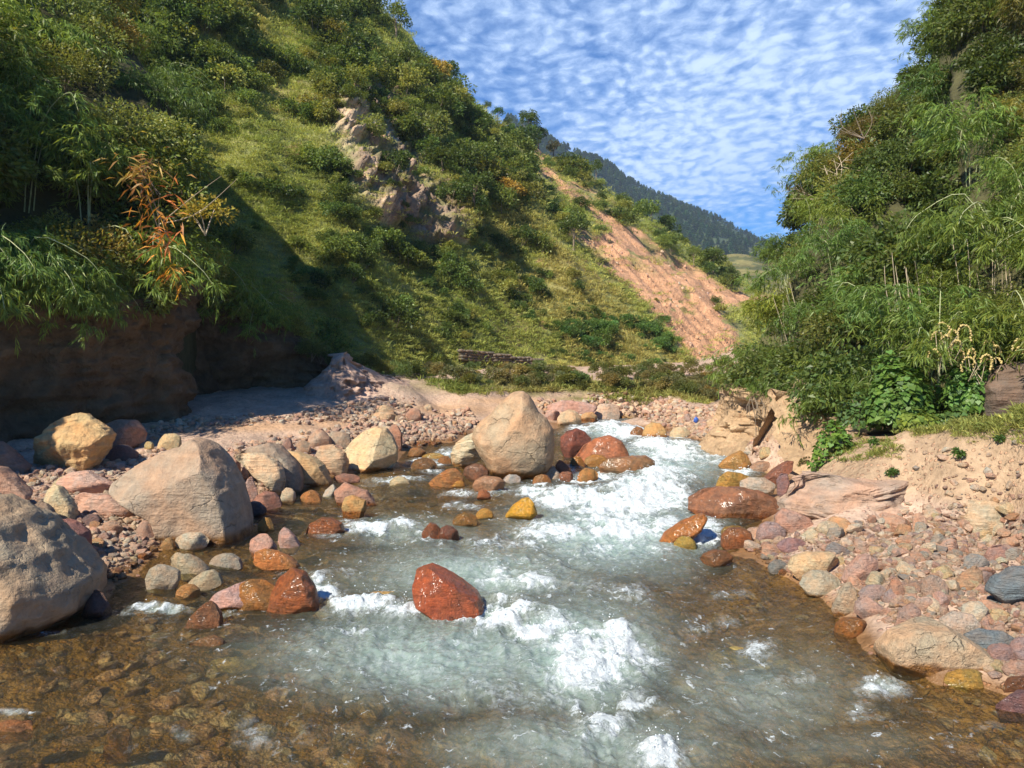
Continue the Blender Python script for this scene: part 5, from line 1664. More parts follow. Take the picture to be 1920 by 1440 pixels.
def vine_parts(seed, Rr=1.0, H=1.2, n=900, size=.12):
    rg = np.random.default_rng(seed)
    d = nrmz(rg.normal(size=(n, 3)))
    d[:, 2] = np.abs(d[:, 2])
    lump = 1 + .40 * fbm(d * 2.4 + seed, 3, seed)[:, None]
    pos = d * np.array([Rr, Rr * .8, H]) * lump * rg.uniform(.82, 1.03, (n, 1))
    nor = d + rg.normal(size=(n, 3)) * .38 + np.array([0, -.15, .35])
    fol = heart_quads(pos, nor, size * rg.uniform(.6, 1.25, n), rg)
    st = [tube(interp_curve([(0, 0, -.2), d[j] * [Rr * .4, Rr * .4, H * .5], d[j] * [Rr * .9, Rr * .8, H * .9]], np.linspace(0, 1, 7)), .012, .005) for j in range(3)]
    return fol, st


def grass_mesh(seed, n=46, h=.5, w=.016, spread=.22, lean=.5):
    rg = np.random.default_rng(seed)
    a = rg.uniform(0, 2 * np.pi, n)
    r = spread * np.sqrt(rg.random(n))
    pos = np.stack([np.cos(a) * r, np.sin(a) * r, np.full(n, -.03)], -1)
    ax = np.stack([rg.normal(size=n) * lean, rg.normal(size=n) * lean, np.ones(n)], -1)
    v, f = leaf_quads(pos, ax, h * rg.uniform(.5, 1.1, n), w * rg.uniform(.7, 1.4, n), rg, .30, .2)
    return mesh_np("grass_tuft", v, f, smooth=False, mats=[M_GRASS])


def conifer_mesh(seed):
    rg = np.random.default_rng(seed)
    parts = [tube([(0, 0, -.1), (0, 0, .5), (0, 0, 1)], .03, .008, 4)]
    n = 70
    t = rg.random(n)
    a = rg.uniform(0, 6.28, n)
    pos = np.stack([np.zeros(n), np.zeros(n), .15 + .83 * t], -1)
    ax = np.stack([np.cos(a), np.sin(a), -.25 + .3 * t], -1)
    parts.append(leaf_quads(pos, ax, (.30 * (1 - t) + .07), .16, rg, .1, .8))
    v, f = join(parts)
    return mesh_np("conifer", v, f, smooth=False, mats=[M_SCRUB])


def plant(name, label, cat, parts, leafcol, loc, group=None, part_names=('foliage', 'stem'), mats=None, fol_smooth=False):
    """a thing: Empty at its base with a foliage mesh and its stems"""
    e = bpy.data.objects.new(name, None)
    COL.objects.link(e)
    e.location = loc
    e.empty_display_size = .3
    tag(e, label, cat, group)
    fol, st = parts
    lm, sm = mats or (M_LEAF, M_BARK)
    fo = link(part_names[0], mesh_np(name + "_" + part_names[0], fol[0], fol[1], smooth=fol_smooth, mats=[lm]), parent=e)
    fo.color = (*leafcol, 1)
    for s in st:
        link(part_names[1], mesh_np(name + "_" + part_names[1], s[0], s[1], mats=[sm]), parent=e)
    return e


def copy_plant(src, loc, rot, scale, col=None, label=None, group=None):
    r = src.copy()
    COL.objects.link(r)
    r.location, r.rotation_euler = loc, rot
    r.scale = (scale, scale, scale) if np.isscalar(scale) else scale
    if label:
        r['label'] = label
    if group:
        r['group'] = group
    for ch in src.children:
        c = ch.copy()
        COL.objects.link(c)
        c.parent = r
        if col is not None and c.name.startswith('foliage'):
            c.color = (*col, 1)
    return r


class Kind:
    """several models of one plant; the first copy of each model is the model itself"""
    def __init__(self, name, cat, makers, leafcol, mats=None, part_names=('foliage', 'stem')):
        self.src = [plant(name, 'x', cat, p, leafcol, (0, 0, 0), None, part_names, mats) for p in makers]
        self.used = [False] * len(self.src)
        self.col = leafcol

    def place(self, i, loc, rot, scale, col, label, group=None):
        i = i % len(self.src)
        s = self.src[i]
        if not self.used[i]:
            self.used[i] = True
            s.location, s.rotation_euler = loc, rot
            s.scale = (scale, scale, scale) if np.isscalar(scale) else scale
            s['label'] = label
            if group:
                s['group'] = group
            for c in s.children:
                if c.name.startswith('foliage'):
                    c.color = (*col, 1)
            return s
        o = copy_plant(s, loc, rot, scale, col, label, group)
        if not group and 'group' in o:
            del o['group']
        return o

    def close(self):
        for s, u in zip(self.src, self.used):
            if not u:
                for c in list(s.children):
                    bpy.data.objects.remove(c)
                bpy.data.objects.remove(s)


def vary(c, rg, a=.18):
    k = 1 + rg.normal() * a
    w = rg.normal() * a * .6
    return (max(c[0] * k * (1 + w), .008), max(c[1] * k, .012), max(c[2] * k * (1 - w), .006))


def density(px, py, blobs, base=0.0):
    r = np.full(px.shape, base)
    for cx, cy, rx, ry, s in blobs:
        r = np.maximum(r, s * np.exp(-(((px - cx) / rx) ** 2 + ((py - cy) / ry) ** 2)))
    return r


DARK, MID, LIGHT, BAMB = (0.098, 0.132, 0.040), (0.165, 0.200, 0.060), (0.250, 0.250, 0.085), (0.150, 0.200, 0.045)


def zone_name(px, py):
    if py < 250 and px < 720:
        return "upper left of the big hill"
    if px > 960 and py < 560 and px > 700 + py:
        return "skyline ridge of the big hill"
    if py > 560:
        return "foot of the big hill"
    if px < 660:
        return "grassy left flank of the big hill"
    return "middle of the big hill"


def grass_tints(p, rg, sc):
    a = fbm(np.asarray(p) / sc, 3, 29)[:, None]
    c = np.array([0.395, 0.38, 0.14]) * (1 - sstep(0, .4, a)) + np.array([0.285, 0.30, 0.095]) * sstep(0, .4, a)
    c = c + (np.array([0.42, 0.33, 0.15]) - c) * sstep(-.05, -.4, a) * .8
    return c * (1 + rg.normal(0, .15, (len(c), 1)))


def make_hill_plants(oc, sl):
    rg = np.random.default_rng(3)
    shr = Kind("hillside_shrub", "shrub", [bush_parts(100 + k, 1.0, 1.35 + .25 * (k % 3), 1300, .17, .085, 22, .2, 2) for k in range(6)], MID)
    p, px, py = HILL.scatter(12000, 8)
    oc_at = soft_poly(px, py, OUTCROP, 3, 14)
    sl_at = np.maximum.reduce([slide_mask(px, py), slide_mask(px, py - 22), slide_mask(px + 12, py - 10)])
    dn = density(px, py, [(300, 90, 330, 190, 1.0), (620, 120, 130, 170, .9), (800, 260, 110, 110, .95), (880, 330, 60, 70, 1), (930, 420, 60, 60, .5), (700, 220, 60, 60, .55), (620, 330, 60, 120, .6), (990, 350, 50, 60, .7), (1060, 430, 40, 70, .8), (1100, 320, 120, 50, 1.0), (1250, 420, 120, 50, 1.0), (1360, 500, 80, 40, .9), (1000, 260, 60, 40, .9),
                           (780, 480, 90, 60, .45), (640, 500, 60, 60, .35), (1040, 540, 70, 60, .5), (950, 560, 130, 60, .55), (900, 610, 120, 50, .75), (1150, 640, 140, 60, 1.0), (1000, 660, 90, 30, .75), (720, 620, 60, 40, .6), (700, 470, 60, 40, .5), (560, 560, 60, 80, .35), (1240, 580, 40, 30, .4), (1200, 600, 30, 50, .6), (1240, 520, 30, 15, .6), (1225, 545, 20, 15, .6), (820, 640, 60, 30, .5), (480, 330, 50, 60, .35)], 0.14)
    patch = sstep(-.25, .35, fbm(p / 4.5, 4, 19))
    keep = rg.random(len(px)) < np.where((py > 560) & (px > 820), 1.5, .75) * dn ** 1.4 * (.12 + 1.1 * patch) * (1 - .55 * oc_at) * (1 - .93 * sl_at)
    p, px, py, dn = p[keep], px[keep], py[keep], dn[keep]
    hscale = (0.55 + 1.0 * rg.random(len(px)) ** 1.6) * (0.75 + .5 * dn) * np.where((py > 560) & (px > 820), .55, 1.0) * np.clip(p[:, 1] / 60, .75, 1.25)
    hscale = np.where(px > 1000, hscale * .9, hscale)
    ap = hscale / p[:, 1]
    order = np.argsort(-ap)
    inframe = (px > -10) & (px < 1930) & (py > -20) & (px > 240 - py * .1)
    order = np.concatenate([order[inframe[order]], order[~inframe[order]]])
    rest = []
    n_ind = 275
    tone = rg.random(len(px))
    warm = fbm(p / 6, 3, 23)
    for q, i in enumerate(order):
        base = DARK if tone[i] < .45 else (MID if tone[i] < .85 else LIGHT)
        if py[i] > 590 and px[i] > 930:
            base = (0.105, 0.195, 0.060)
        if warm[i] > .35:
            base = (base[0] * 1.5, base[1] * 1.05, base[2])
        if q < n_ind and inframe[i]:
            zn = zone_name(px[i], py[i])
            word = 'dark green' if base[0] < .12 else ('pale olive' if base[0] > .22 else 'mid green')
            shr.place(int(rg.integers(6)), p[i] - np.array([0, 0, .15]), (rg.normal() * .12, rg.normal() * .12, rg.uniform(0, 6.28)), float(hscale[i]), vary(base, rg, .12), f"{word} rounded shrub growing on the {zn}", f"{word} shrubs on the {zn}")
        else:
            rest.append(i)
    meshes = []
    for s in shr.src:
        mm = [c for c in s.children if c.name.startswith('foliage')][0].data.copy()
        mm.materials[0] = M_SCRUB
        meshes.append(mm)
    shr.close()
    tint_rest = np.array([vary(DARK if tone[i] < .4 else ((0.115, 0.190, 0.062) if (py[i] > 590 and px[i] > 930) else (MID if tone[i] < .8 else LIGHT)), rg, .15) for i in rest])
    rest = np.array(rest)
    g = gn_scatter("hillside_scrub", p[rest] - np.array([0, 0, .1]), np.stack([rg.normal(0, .1, len(rest)), rg.normal(0, .1, len(rest)), rg.uniform(0, 6.28, len(rest))], -1), hscale[rest] * .9, rg.integers(0, 6, len(rest)), meshes, {'tint': tint_rest})
    # grass
    p, px, py = HILL.scatter(36000, 12)
    oc_at = soft_poly(px, py, OUTCROP, 3, 14)
    sl_at = slide_mask(px, py)
    keep = rg.random(len(px)) < (1 - .93 * oc_at) * (1 - .96 * sl_at)
    p = p[keep]
    gm = [grass_mesh(200 + k, 40, .50, .036, .5, .7) for k in range(8)]
    n = len(p)
    gn_scatter("hillside_grass", p, np.stack([rg.normal(0, .15, n), rg.normal(0, .15, n), rg.uniform(0, 6.28, n)], -1), rg.uniform(.6, 1.3, n) * np.clip(p[:, 1] / 60, .6, 1.3), rg.integers(0, 8, n), gm, {'tint': grass_tints(p, rg, 7)})
    # loose rock on the outcrop: jagged pieces so that the broken face reads
    trees = [
        ("small dark round tree on the skyline, leftmost of the row on the ridge", 922, 203, 24, DARK), ("bright green small tree on the skyline beside the dark round one", 947, 214, 30, (0.09, 0.16, 0.05)),
        ("largest tree on the skyline ridge, with a domed dark crown", 992, 262, 58, DARK), ("dark tree below and right of the largest ridge tree", 1010, 280, 44, DARK), ("pale grey-green little tree between the ridge trees", 965, 225, 24, (0.12, 0.15, 0.08)),
        ("tall bushy tree on the hill crest where it leaves the top of the photo", 742, 78, 70, MID), ("dark shaggy tree left of the crest tree at the top of the photo", 705, 40, 60, DARK), ("small dark tree at the lower end of the ridge by the valley gap", 1338, 512, 52, DARK),
        ("thin grey tree beside the landslide's upper edge", 1368, 540, 40, (0.10, 0.13, 0.05)), ("round tree near the road end above the landslide", 1300, 500, 40, MID), ("dark tree at the skyline where the far mountain begins", 1122, 330, 36, DARK), ("brownish leafless-looking tree on the ridge past the largest ridge tree", 1042, 290, 34, (0.12, 0.10, 0.06)),
        ("dark bushy tree beside the ochre rock at the right of the outcrop", 890, 400, 84, DARK), ("dark green tree below the outcrop tree", 1075, 470, 70, DARK),
    ]
    for k, (lab, tx, ty, hpx, col) in enumerate(trees):
        g, e = HILL.pick(tx, ty)
        h = hpx / F * g[1] * 1.05
        fol, _ = bush_parts(300 + k, .36, .78, 1500, .055, .032, 22, .2, 2)
        fol = (fol[0] + np.array([0, 0, .28]), fol[1])
        tr = tube([(0, 0, -.12), (.01, .0, .25), (0, .01, .62)], .035, .012, 6)
        limbs = [tube(interp_curve([(0, 0, .25 + .08 * j), (math.cos(j * 2.1) * .12, math.sin(j * 2.1) * .12, .45 + .06 * j), (math.cos(j * 2.1) * .26, math.sin(j * 2.1) * .26, .62 + .05 * j)], np.linspace(0, 1, 6)), .014, .004, 4) for j in range(3)]
        tv, tf = join([tr] + limbs)
        e = plant("hill_tree", lab, "tree", (fol, [(tv, tf[0])]), col, g, None, ('crown', 'trunk'))
        e.scale = (h, h, h)
        e.rotation_euler = (0, 0, k * 1.3)


def make_slide_rubble():
    rg = np.random.default_rng(61)
    p, px, py = HILL.scatter(9000, 14)
    sl = slide_mask(px, py)
    k = (rg.random(len(px)) < sl * sstep(280, 640, py)) & (px > 950)
    p = p[k][:1300]
    n = len(p)
    protos = [o.data for o in bpy.data.collections["gravel_kinds"].objects]
    s = .10 + .55 * rg.random(n) ** 4
    gn_scatter("landslide_rubble", p, rg.uniform(0, 6, (n, 3)), s, rg.integers(0, 10, n), protos, {'wetness': np.zeros(n)})


def make_terrace_scrub():
    """low growth on the flat beyond the river and along the foot of the slopes"""
    rg = np.random.default_rng(62)
    protos = [o.data for o in bpy.data.collections["hillside_scrub_kinds"].objects]
    pts = zone_sample(200, 63, [([(800, 700), (1000, 700), (1390, 690), (1400, 745), (1300, 755), (1240, 735), (1000, 728), (860, 728)], 1)])
    P0 = []
    for px, py in pts:
        d, x, z = hit(px, py, False)
        if d < 68:
            P0.append((x, d, z))
    P0 = np.array(P0)
    n = len(P0)
    gn_scatter("low_scrub", P0, np.stack([np.zeros(n), np.zeros(n), rg.uniform(0, 6, n)], -1), rg.uniform(.15, .55, n) ** 1.2, rg.integers(0, 6, n), protos, {'tint': np.array([vary((0.13, 0.145, 0.055) if rg.random() < .5 else (0.21, 0.17, 0.085), rg, .2) for _ in range(n)])})


def make_far_forest():
    rg = np.random.default_rng(9)
    p, px, py = FAR.scatter(9000, 3)
    k = rg.random(len(p)) < sstep(520, 430, py) * .8 + .2
    p = p[k]
    n = len(p)
    top = FAR.grid[-1]
    j = rg.integers(0, len(top) - 1, 420)
    f = rg.random((420, 1))
    ridge = top[j] * f + top[j + 1] * (1 - f)
    p = np.concatenate([p, ridge])
    n = len(p)
    s = rg.uniform(4, 8, n)
    gn_scatter("distant_forest", p, np.stack([np.zeros(n), np.zeros(n), rg.uniform(0, 6.28, n)], -1), np.stack([s * 1.5, s * 1.5, s], -1), rg.integers(0, 3, n), [conifer_mesh(k) for k in range(3)], {'tint': np.array([vary((0.070, 0.115, 0.045), rg, .3) for _ in range(n)])})


def make_side_plants():
    rg = np.random.default_rng(31)
    bam = Kind("bamboo_clump", "bamboo", [bamboo_parts(400 + k, 3.0, 1.35, 22, 16, 12, .21, .026, .55, 5) for k in range(5)] + [bamboo_parts(410 + k, 2.6, 1.7, 22, 16, 12, .22, .026, .75, 4, .2, .35) for k in range(2)], BAMB, (M_LEAF, M_CULM), ('foliage', 'culm'))
    bus = Kind("leafy_bush", "bush", [bush_parts(430 + k, 1.0, 1.6, 3000, .13, .062, 30, .25, 3) for k in range(4)], MID)
    fine = Kind("small_leaved_bush", "bush", [bush_parts(440 + k, 1.1, 1.5, 4200, .085, .040, 34, .15, 3) for k in range(3)], LIGHT)

    def cover(S, n, seed, mix, zone, colours, size, filt=None, lean=(0, 0)):
        p, px, py = S.scatter(n * 6, seed, -300 if S is SPUR else -160)
        ok = np.ones(len(p), bool) if filt is None else filt(px, py)
        p, px, py = p[ok], px[ok], py[ok]
        chosen = []
        for i in range(len(p)):
            if len(chosen) >= n:
                break
            dmin = size * F / p[i, 1] * .42
            if all((px[i] - px[j]) ** 2 + (py[i] - py[j]) ** 2 > dmin ** 2 for j in chosen):
                chosen.append(i)
        for i in chosen:
            kname = mix(px[i], py[i], rg)
            K = {'bam': bam, 'bus': bus, 'fine': fine}[kname]
            col = vary(colours[kname], rg, .16)
            if rg.random() < .07:
                col = (col[0] * 1.6, col[1] * 1.05, col[2] * 1.1)
            s = size * rg.uniform(.65, 1.15) / {'bam': 2.3, 'bus': 1.7, 'fine': 1.7}[kname]
            zn = zone(px[i], py[i])
            what = {'bam': 'feathery green bamboo clump with arching stems', 'bus': 'broad-leaved green bush', 'fine': 'small-leaved olive green bush'}[kname]
            grp = {'bam': 'bamboo clumps', 'bus': 'broad-leaved bushes', 'fine': 'small-leaved bushes'}[kname]
            K.place(int(rg.integers(20)), p[i] - np.array([0, 0, .25 * s]), (rg.normal() * .1 + lean[0], rg.normal() * .1 + lean[1], rg.uniform(0, 6.28)), float(s), col, f"{what} {zn}", f"{grp} {zn}")

    # right slope
    def rmix(x, y, r):
        q = r.random()
        if y > 430 or (x > 1780 and y > 280):
            return 'bam' if q < .60 else ('bus' if q < .80 else 'fine')
        if x > 1700 and y < 140:
            return 'bam' if q < .6 else 'bus'
        return 'bus' if q < .62 else ('fine' if q < .86 else 'bam')

    def rzone(x, y):
        if y > 600:
            return "low on the right slope above the eroded earth"
        if y > 430:
            return "halfway up the right bank slope"
        if x < 1620:
            return "on the left skyline of the right bank slope"
        return "high on the right bank slope"
    rc = {'bam': (0.150, 0.205, 0.055), 'bus': (0.100, 0.125, 0.040), 'fine': (0.165, 0.175, 0.060)}
    cover(RIGHT, 250, 5, rmix, rzone, rc, 2.0, lambda x, y: x > np.interp(y, [-200, 100, 200, 300, 400, 480, 560, 640, 720], [1830, 1735, 1620, 1572, 1515, 1505, 1478, 1468, 1470]))
    # extra growth along the skyline
    for k in range(16):
        j = int(rg.integers(8, 110))
        g = RIGHT.grid[-1, j]
        pxx, pyy = PXY(*g)
        if pxx > 1900 or pyy < -150:
            continue
        K = [bus, fine, bam][k % 3]
        K.place(k, g - np.array([0, 0, .3]), (0, 0, rg.uniform(0, 6)), rg.uniform(.7, 1.2) * (0.8 if K is bam else 1.1), vary([rc['bus'], rc['fine'], rc['bam']][k % 3], rg, .1), "uneven bush standing against the sky on the right slope's crest", "bushes along the right slope's crest")

    # left spur
    def lmix(x, y, r):
        q = r.random()
        if x < 130 and y < 330:
            return 'bam' if q < .75 else 'fine'
        return 'fine' if q < .55 else ('bus' if q < .8 else 'bam')

    def lzone(x, y):
        if y > 400:
            return "overhanging the left rock cliff"
        if x < 130:
            return "at the left edge of the near left hillside"
        return "on the sunlit near left hillside"
    lc = {'bam': (0.190, 0.245, 0.065), 'bus': (0.135, 0.160, 0.048), 'fine': (0.210, 0.210, 0.070)}
    cover(SPUR, 190, 6, lmix, lzone, lc, 2.3)
    # plants along the cliff lip, hanging over it
    for k in range(44):
        px = rg.uniform(-120, 600)
        if px < 325:
            py, d = 580 + rg.normal() * 20, 18.1 + 3.4 * max(px, -100) / 320 - .3
        else:
            t = (px - 325) / 275
            py, d = 550 + 130 * t + rg.normal() * 14, 24.8 + 4.2 * t
        K = [bam, fine, bam, bus][k % 4]
        K.place(5 + k % 2 if K is bam else k, P(px, py, d), (.35 + rg.normal() * .15, rg.normal() * .2, rg.uniform(0, 6.28) if K is not bam else rg.normal() * .6), rg.uniform(.6, 1.05), vary(lc['bam' if K is bam else 'fine'], rg, .12), f"shaded {'bamboo' if K is bam else 'bush'} hanging over the lip of the {'left' if px < 325 else 'recessed'} cliff", f"{'bamboo' if K is bam else 'bushes'} hanging over the {'left' if px < 325 else 'recessed'} cliff")
    # fringe above the eroded bank on the right
    for k in range(26):
        t = k / 25
        px = 1418 + 290 * t + rg.normal() * 8
        d = 22.2 - 7.2 * t + .1
        py = 732 + 68 * t + rg.normal() * 7
        K = [bam, bus, bam, fine][k % 4]
        K.place(5 + k % 2 if K is bam else k, P(px, py, d), (.25 + rg.normal() * .15, rg.normal() * .2, rg.uniform(0, 6.28)), rg.uniform(.45, .75), vary(rc['bam' if K is bam else 'bus'], rg, .12), "low green growth spilling over the top edge of the eroded earth bank", "plants spilling over the eroded bank's edge")
    # growth along the top of the pink earth bank at the foot of the big hill
    for k in range(16):
        t = k / 15
        px = 585 + 300 * t + rg.normal() * 6
        py = 668 + 66 * t ** .8 + rg.normal() * 3
        K = [fine, bus][k % 2]
        K.place(k, P(px, py + 4, 26.9 + 9.5 * t + .6), (0, 0, rg.uniform(0, 6.28)), rg.uniform(.35, .6), vary(rc['fine' if K is fine else 'bus'], rg, .12), "low bush growing along the top edge of the pink earth bank", "bushes along the pink earth bank's top")
    for K in (bam, bus, fine):
        K.close()


def curve_thing(name, label, cat, tubes, mat, loc, part='branch', group=None):
    """a thing made of several limbs, each its own part"""
    e = bpy.data.objects.new(name, None)
    COL.objects.link(e)
    e.location = loc
    tag(e, label, cat, group)
    for t in tubes:
        link(part, mesh_np(name + "_" + part, t[0], t[1], mats=[mat]), parent=e)
    return e


def make_special_plants():
    rg = np.random.default_rng(77)
    # heart-leaved climbers on the right terrace
    for k, (lab, px, py, d, rw, rh, n, sz, col) in enumerate([
            ("climbing vine with bright heart-shaped leaves over a hump on the right terrace", 1688, 792, 14.4, 62, 122, 2300, .105, (0.115, 0.190, 0.050)),
            ("heart-leaved climbing vine beside the dark rock face at the right", 1822, 765, 14.2, 54, 96, 1700, .105, (0.120, 0.205, 0.055)),
            ("yellow-green climbing vine above the curled cream flower spikes", 1865, 675, 15.2, 62, 88, 1700, .10, (0.140, 0.215, 0.060)),
            ("small bright green leafy bush rooted on the eroded slope by the layered bedrock", 1562, 880, 14.0, 40, 92, 800, .085, (0.125, 0.200, 0.045)),
            ("low yellow-green leafy plant on the terrace edge below the big climber", 1722, 800, 13.4, 40, 30, 300, .10, (0.175, 0.225, 0.055)),
            ("low blue-green leafy plant on the terrace edge at the right", 1868, 808, 13.0, 60, 26, 420, .09, (0.110, 0.190, 0.085)),
            ("mid green leafy plant below the second climber", 1790, 800, 13.6, 46, 34, 380, .09, (0.095, 0.150, 0.050)),
            ("green trailing plant at the left foot of the big climber", 1610, 800, 15.0, 40, 60, 520, .08, (0.075, 0.125, 0.040))]):
        s = d / F
        parts = vine_parts(600 + k, rw * s, rh * s, n, sz)
        plant("climbing_vine" if k < 3 else "leafy_plant", lab, "vine" if k < 3 else "plant", parts, col, P(px, py, d + rw * s * .5), None, ('foliage', 'stem'), (M_LEAF, M_BARK))
    # tufts on the right earth bank
    for k, (px, py, w, lab) in enumerate([(1672, 902, 20, "little green sprig growing over the layered bedrock"), (1640, 838, 22, "small green weed on the eroded slope right of the leafy bush"), (1478, 858, 14, "tiny green weed at the water corner by the dark red rock"),
                                          (1795, 860, 24, "grey-green weed on the upper right earth bank"), (1876, 836, 20, "dark green weed in the broken earth near the right edge"), (1510, 878, 26, "dry brownish weed at the left end of the bedrock top"), (1330, 728, 26, "round green bush on the far grass flat"), (1285, 742, 20, "low green bush by the far dirt track")]):
        d, x, zg = hit(px, py, False)
        s = w / F * d
        fol, st = bush_parts(640 + k, s * .5, s * .8, 260, .035 + s * .06, .02 + s * .03, 10, .2, 1)
        plant("weed" if k < 6 else "round_bush", lab, "weed" if k < 6 else "bush", (fol, st), (0.13, 0.11, 0.05) if k == 5 else (0.09, 0.15, 0.045), (x, d, zg))
    # curled cream flower spikes
    e = bpy.data.objects.new("flowering_plant", None)
    COL.objects.link(e)
    e.location = P(1815, 700, 14.0)
    tag(e, "plant with curled cream-yellow flower spikes above the heart-leaved vines", "plant")
    m, t = new_mat("cream_flower")
    finish(t, principled(t, t.mix(t.noise(t.n('ShaderNodeTexCoord').outputs['Object'], 40, 3), (0.62, 0.50, 0.20), (0.42, 0.30, 0.12)), .8))
    for k in range(22):
        px = rg.uniform(1750, 1888)
        py = 668 + rg.normal() * 14 - (30 if px < 1790 else 0)
        b = np.array(P(px, py + 30, 14.0)) - np.array(e.location)
        rr = rg.uniform(.07, .15)
        a0 = rg.uniform(-.3, .6)
        sg = 1 if rg.random() < .6 else -1
        ang = np.linspace(0, rg.uniform(3.0, 4.6), 26)
        cen = b + np.array([0, rg.normal() * .2, .28])
        path = np.stack([cen[0] + sg * rr * (1 - np.cos(ang)) - sg * .02, np.full(26, cen[1]) + ang * .02, cen[2] + rr * 1.4 * np.sin(ang)], -1)
        path = np.concatenate([b[None], path])
        vs, fs = [], []
        for j in range(2, 26):
            v, f = ico(1)
            vs.append((v * rg.uniform(.013, .024) + path[j] + rg.normal(size=3) * .006, f))
        v, f = join(vs)
        sp = link("flower_spike", mesh_np("flower_spike", v, f, mats=[m]), parent=e)
        tv = tube(path[:6], .007, .006, 4)
        link("stalk", mesh_np("stalk", tv[0], tv[1], mats=[M_PALEBARK]), parent=e)
    # withered orange strap-leaved plants hanging on the left
    for k, (lab, pxa, pya, n, w, h, cols) in enumerate([
            ("withered plant with drooping orange and red strap leaves above the left cliff corner", 288, 398, 20, 42, 62, (0.62, 0.26, 0.07)),
            ("second withered strap-leaved plant, redder and lower on the cliff corner", 312, 455, 16, 30, 40, (0.50, 0.19, 0.06)),
            ("single hanging dry orange fern frond on the pillar of the cliff", 330, 512, 14, 14, 20, (0.58, 0.30, 0.06)),
            ("faded brown drooping plant above the withered orange one", 270, 320, 34, 40, 40, (0.33, 0.20, 0.08)),
            ("yellow strap leaf spray high among the right bamboo", 1822, 412, 7, 20, 8, (0.75, 0.42, 0.04))]):
        d = 20.0 if k < 4 else 22.0
        s = d / F
        n2 = n * 3
        pos = np.stack([rg.normal(size=n2) * w * s * .6, rg.normal(size=n2) * .25, rg.normal(size=n2) * h * s * .55], -1)
        ax = np.stack([rg.normal(size=n2) * .9, rg.normal(size=n2) * .4 - .2, -rg.random(n2) * 1.1 + .15], -1)
        fol = leaf_quads(pos, ax, rg.uniform(.22, .50, n2), rg.uniform(.035, .065, n2), rg, .25, .3)
        st = [tube(interp_curve([(rg.normal() * .2, .3, -h * s), (rg.normal() * .15, .1, 0), (rg.normal() * w * s * .5, -.1, h * s * .5)], np.linspace(0, 1, 8)), .014, .005) for j in range(4)]
        plant("withered_plant", lab, "plant", (fol, st), cols, P(pxa, pya, d), None, ('foliage', 'stalk'), (M_DRY, M_BARK))
    fol, st = bush_parts(690, .62, 1.0, 560, .11, .06, 18, .1, 4)
    e = plant("yellow_leaved_shrub", "shrub with sparse yellow leaves and bare twigs reaching out over the shaded gully", "shrub", (fol, st), (0.36, 0.27, 0.06), P(385, 425, 21.5), None, ('foliage', 'stem'), (M_LEAF, M_PALEBARK))
    e.scale = (1.2, 1, 1)
    tw = [tube(interp_curve([P(300, 420, 21), P(370, 400, 20.8), P(445, 335, 20.6)], np.linspace(0, 1, 8)) - np.array(P(300, 420, 21)), .020, .005), tube(interp_curve([P(300, 420, 21), P(360, 370, 20.9), P(415, 330, 20.6)], np.linspace(0, 1, 8)) - np.array(P(300, 420, 21)), .017, .004)]
    curve_thing("bare_twig", "two bare pale twigs reaching right over the shaded gully", "twig", tw, M_PALEBARK, P(300, 420, 21))
    # bare branches on the right skyline
    def branchy(px, py, d, ends, r, seed):
        b0 = np.array(P(px, py, d))
        out = []
        g = np.random.default_rng(seed)
        for ex, ey in ends:
            e2 = np.array(P(ex, ey, d + g.normal() * .3))
            mid = (b0 + e2) / 2 + g.normal(size=3) * .12
            out.append(tube(interp_curve([b0, mid, e2], np.linspace(0, 1, 9)) - b0, r, r * .3))
            for q in range(3):
                a = mid * (1 - q * .25) + e2 * q * .25
                c = a + g.normal(size=3) * .28 + (e2 - b0) * .18
                out.append(tube(interp_curve([a, (a + c) / 2 + g.normal(size=3) * .04, c], np.linspace(0, 1, 5)) - b0, r * .4, r * .15))
        return out
    curve_thing("bare_tree", "pale bare branches forking against the sky at the top of the right slope", "tree", branchy(1800, 92, 28.5, [(1725, 82), (1745, 40), (1800, -10), (1835, 5), (1740, 60)], .035, 1), M_PALEBARK, P(1800, 92, 28.5))
    curve_thing("bare_tree", "pale forked bare branch on the left skyline of the right slope", "tree", branchy(1575, 345, 28.8, [(1545, 310), (1572, 292), (1560, 330), (1600, 285)], .03, 2), M_PALEBARK, P(1575, 345, 28.8))
    curve_thing("bare_tree", "grey twiggy bush without leaves on the skyline of the right slope", "tree", branchy(1620, 260, 29.5, [(1575, 212), (1600, 205), (1590, 240), (1625, 200), (1560, 232)], .02, 3), M_BARK, P(1620, 260, 29.5))
    # twig with dark leaves sticking out of the right slope to the left
    tw = branchy(1535, 372, 28, [(1480, 350), (1500, 345), (1475, 372)], .014, 4)
    e = curve_thing("leaning_sapling", "thin twig with dark drooping leaves sticking out left from the right slope", "sapling", tw, M_PALEBARK, P(1535, 372, 28), 'twig')
    n = 46
    pos = np.stack([rg.uniform(-1.15, -.2, n), rg.normal(size=n) * .15, rg.uniform(-.15, .6, n)], -1)
    v, f = leaf_quads(pos, np.stack([rg.normal(size=n) * .3, rg.normal(size=n) * .3, -np.ones(n)], -1), .18, .08, rg)
    fo = link("foliage", mesh_np("sapling_foliage", v, f, smooth=False, mats=[M_LEAF]), parent=e)
    fo.color = (0.07, 0.055, 0.03, 1)
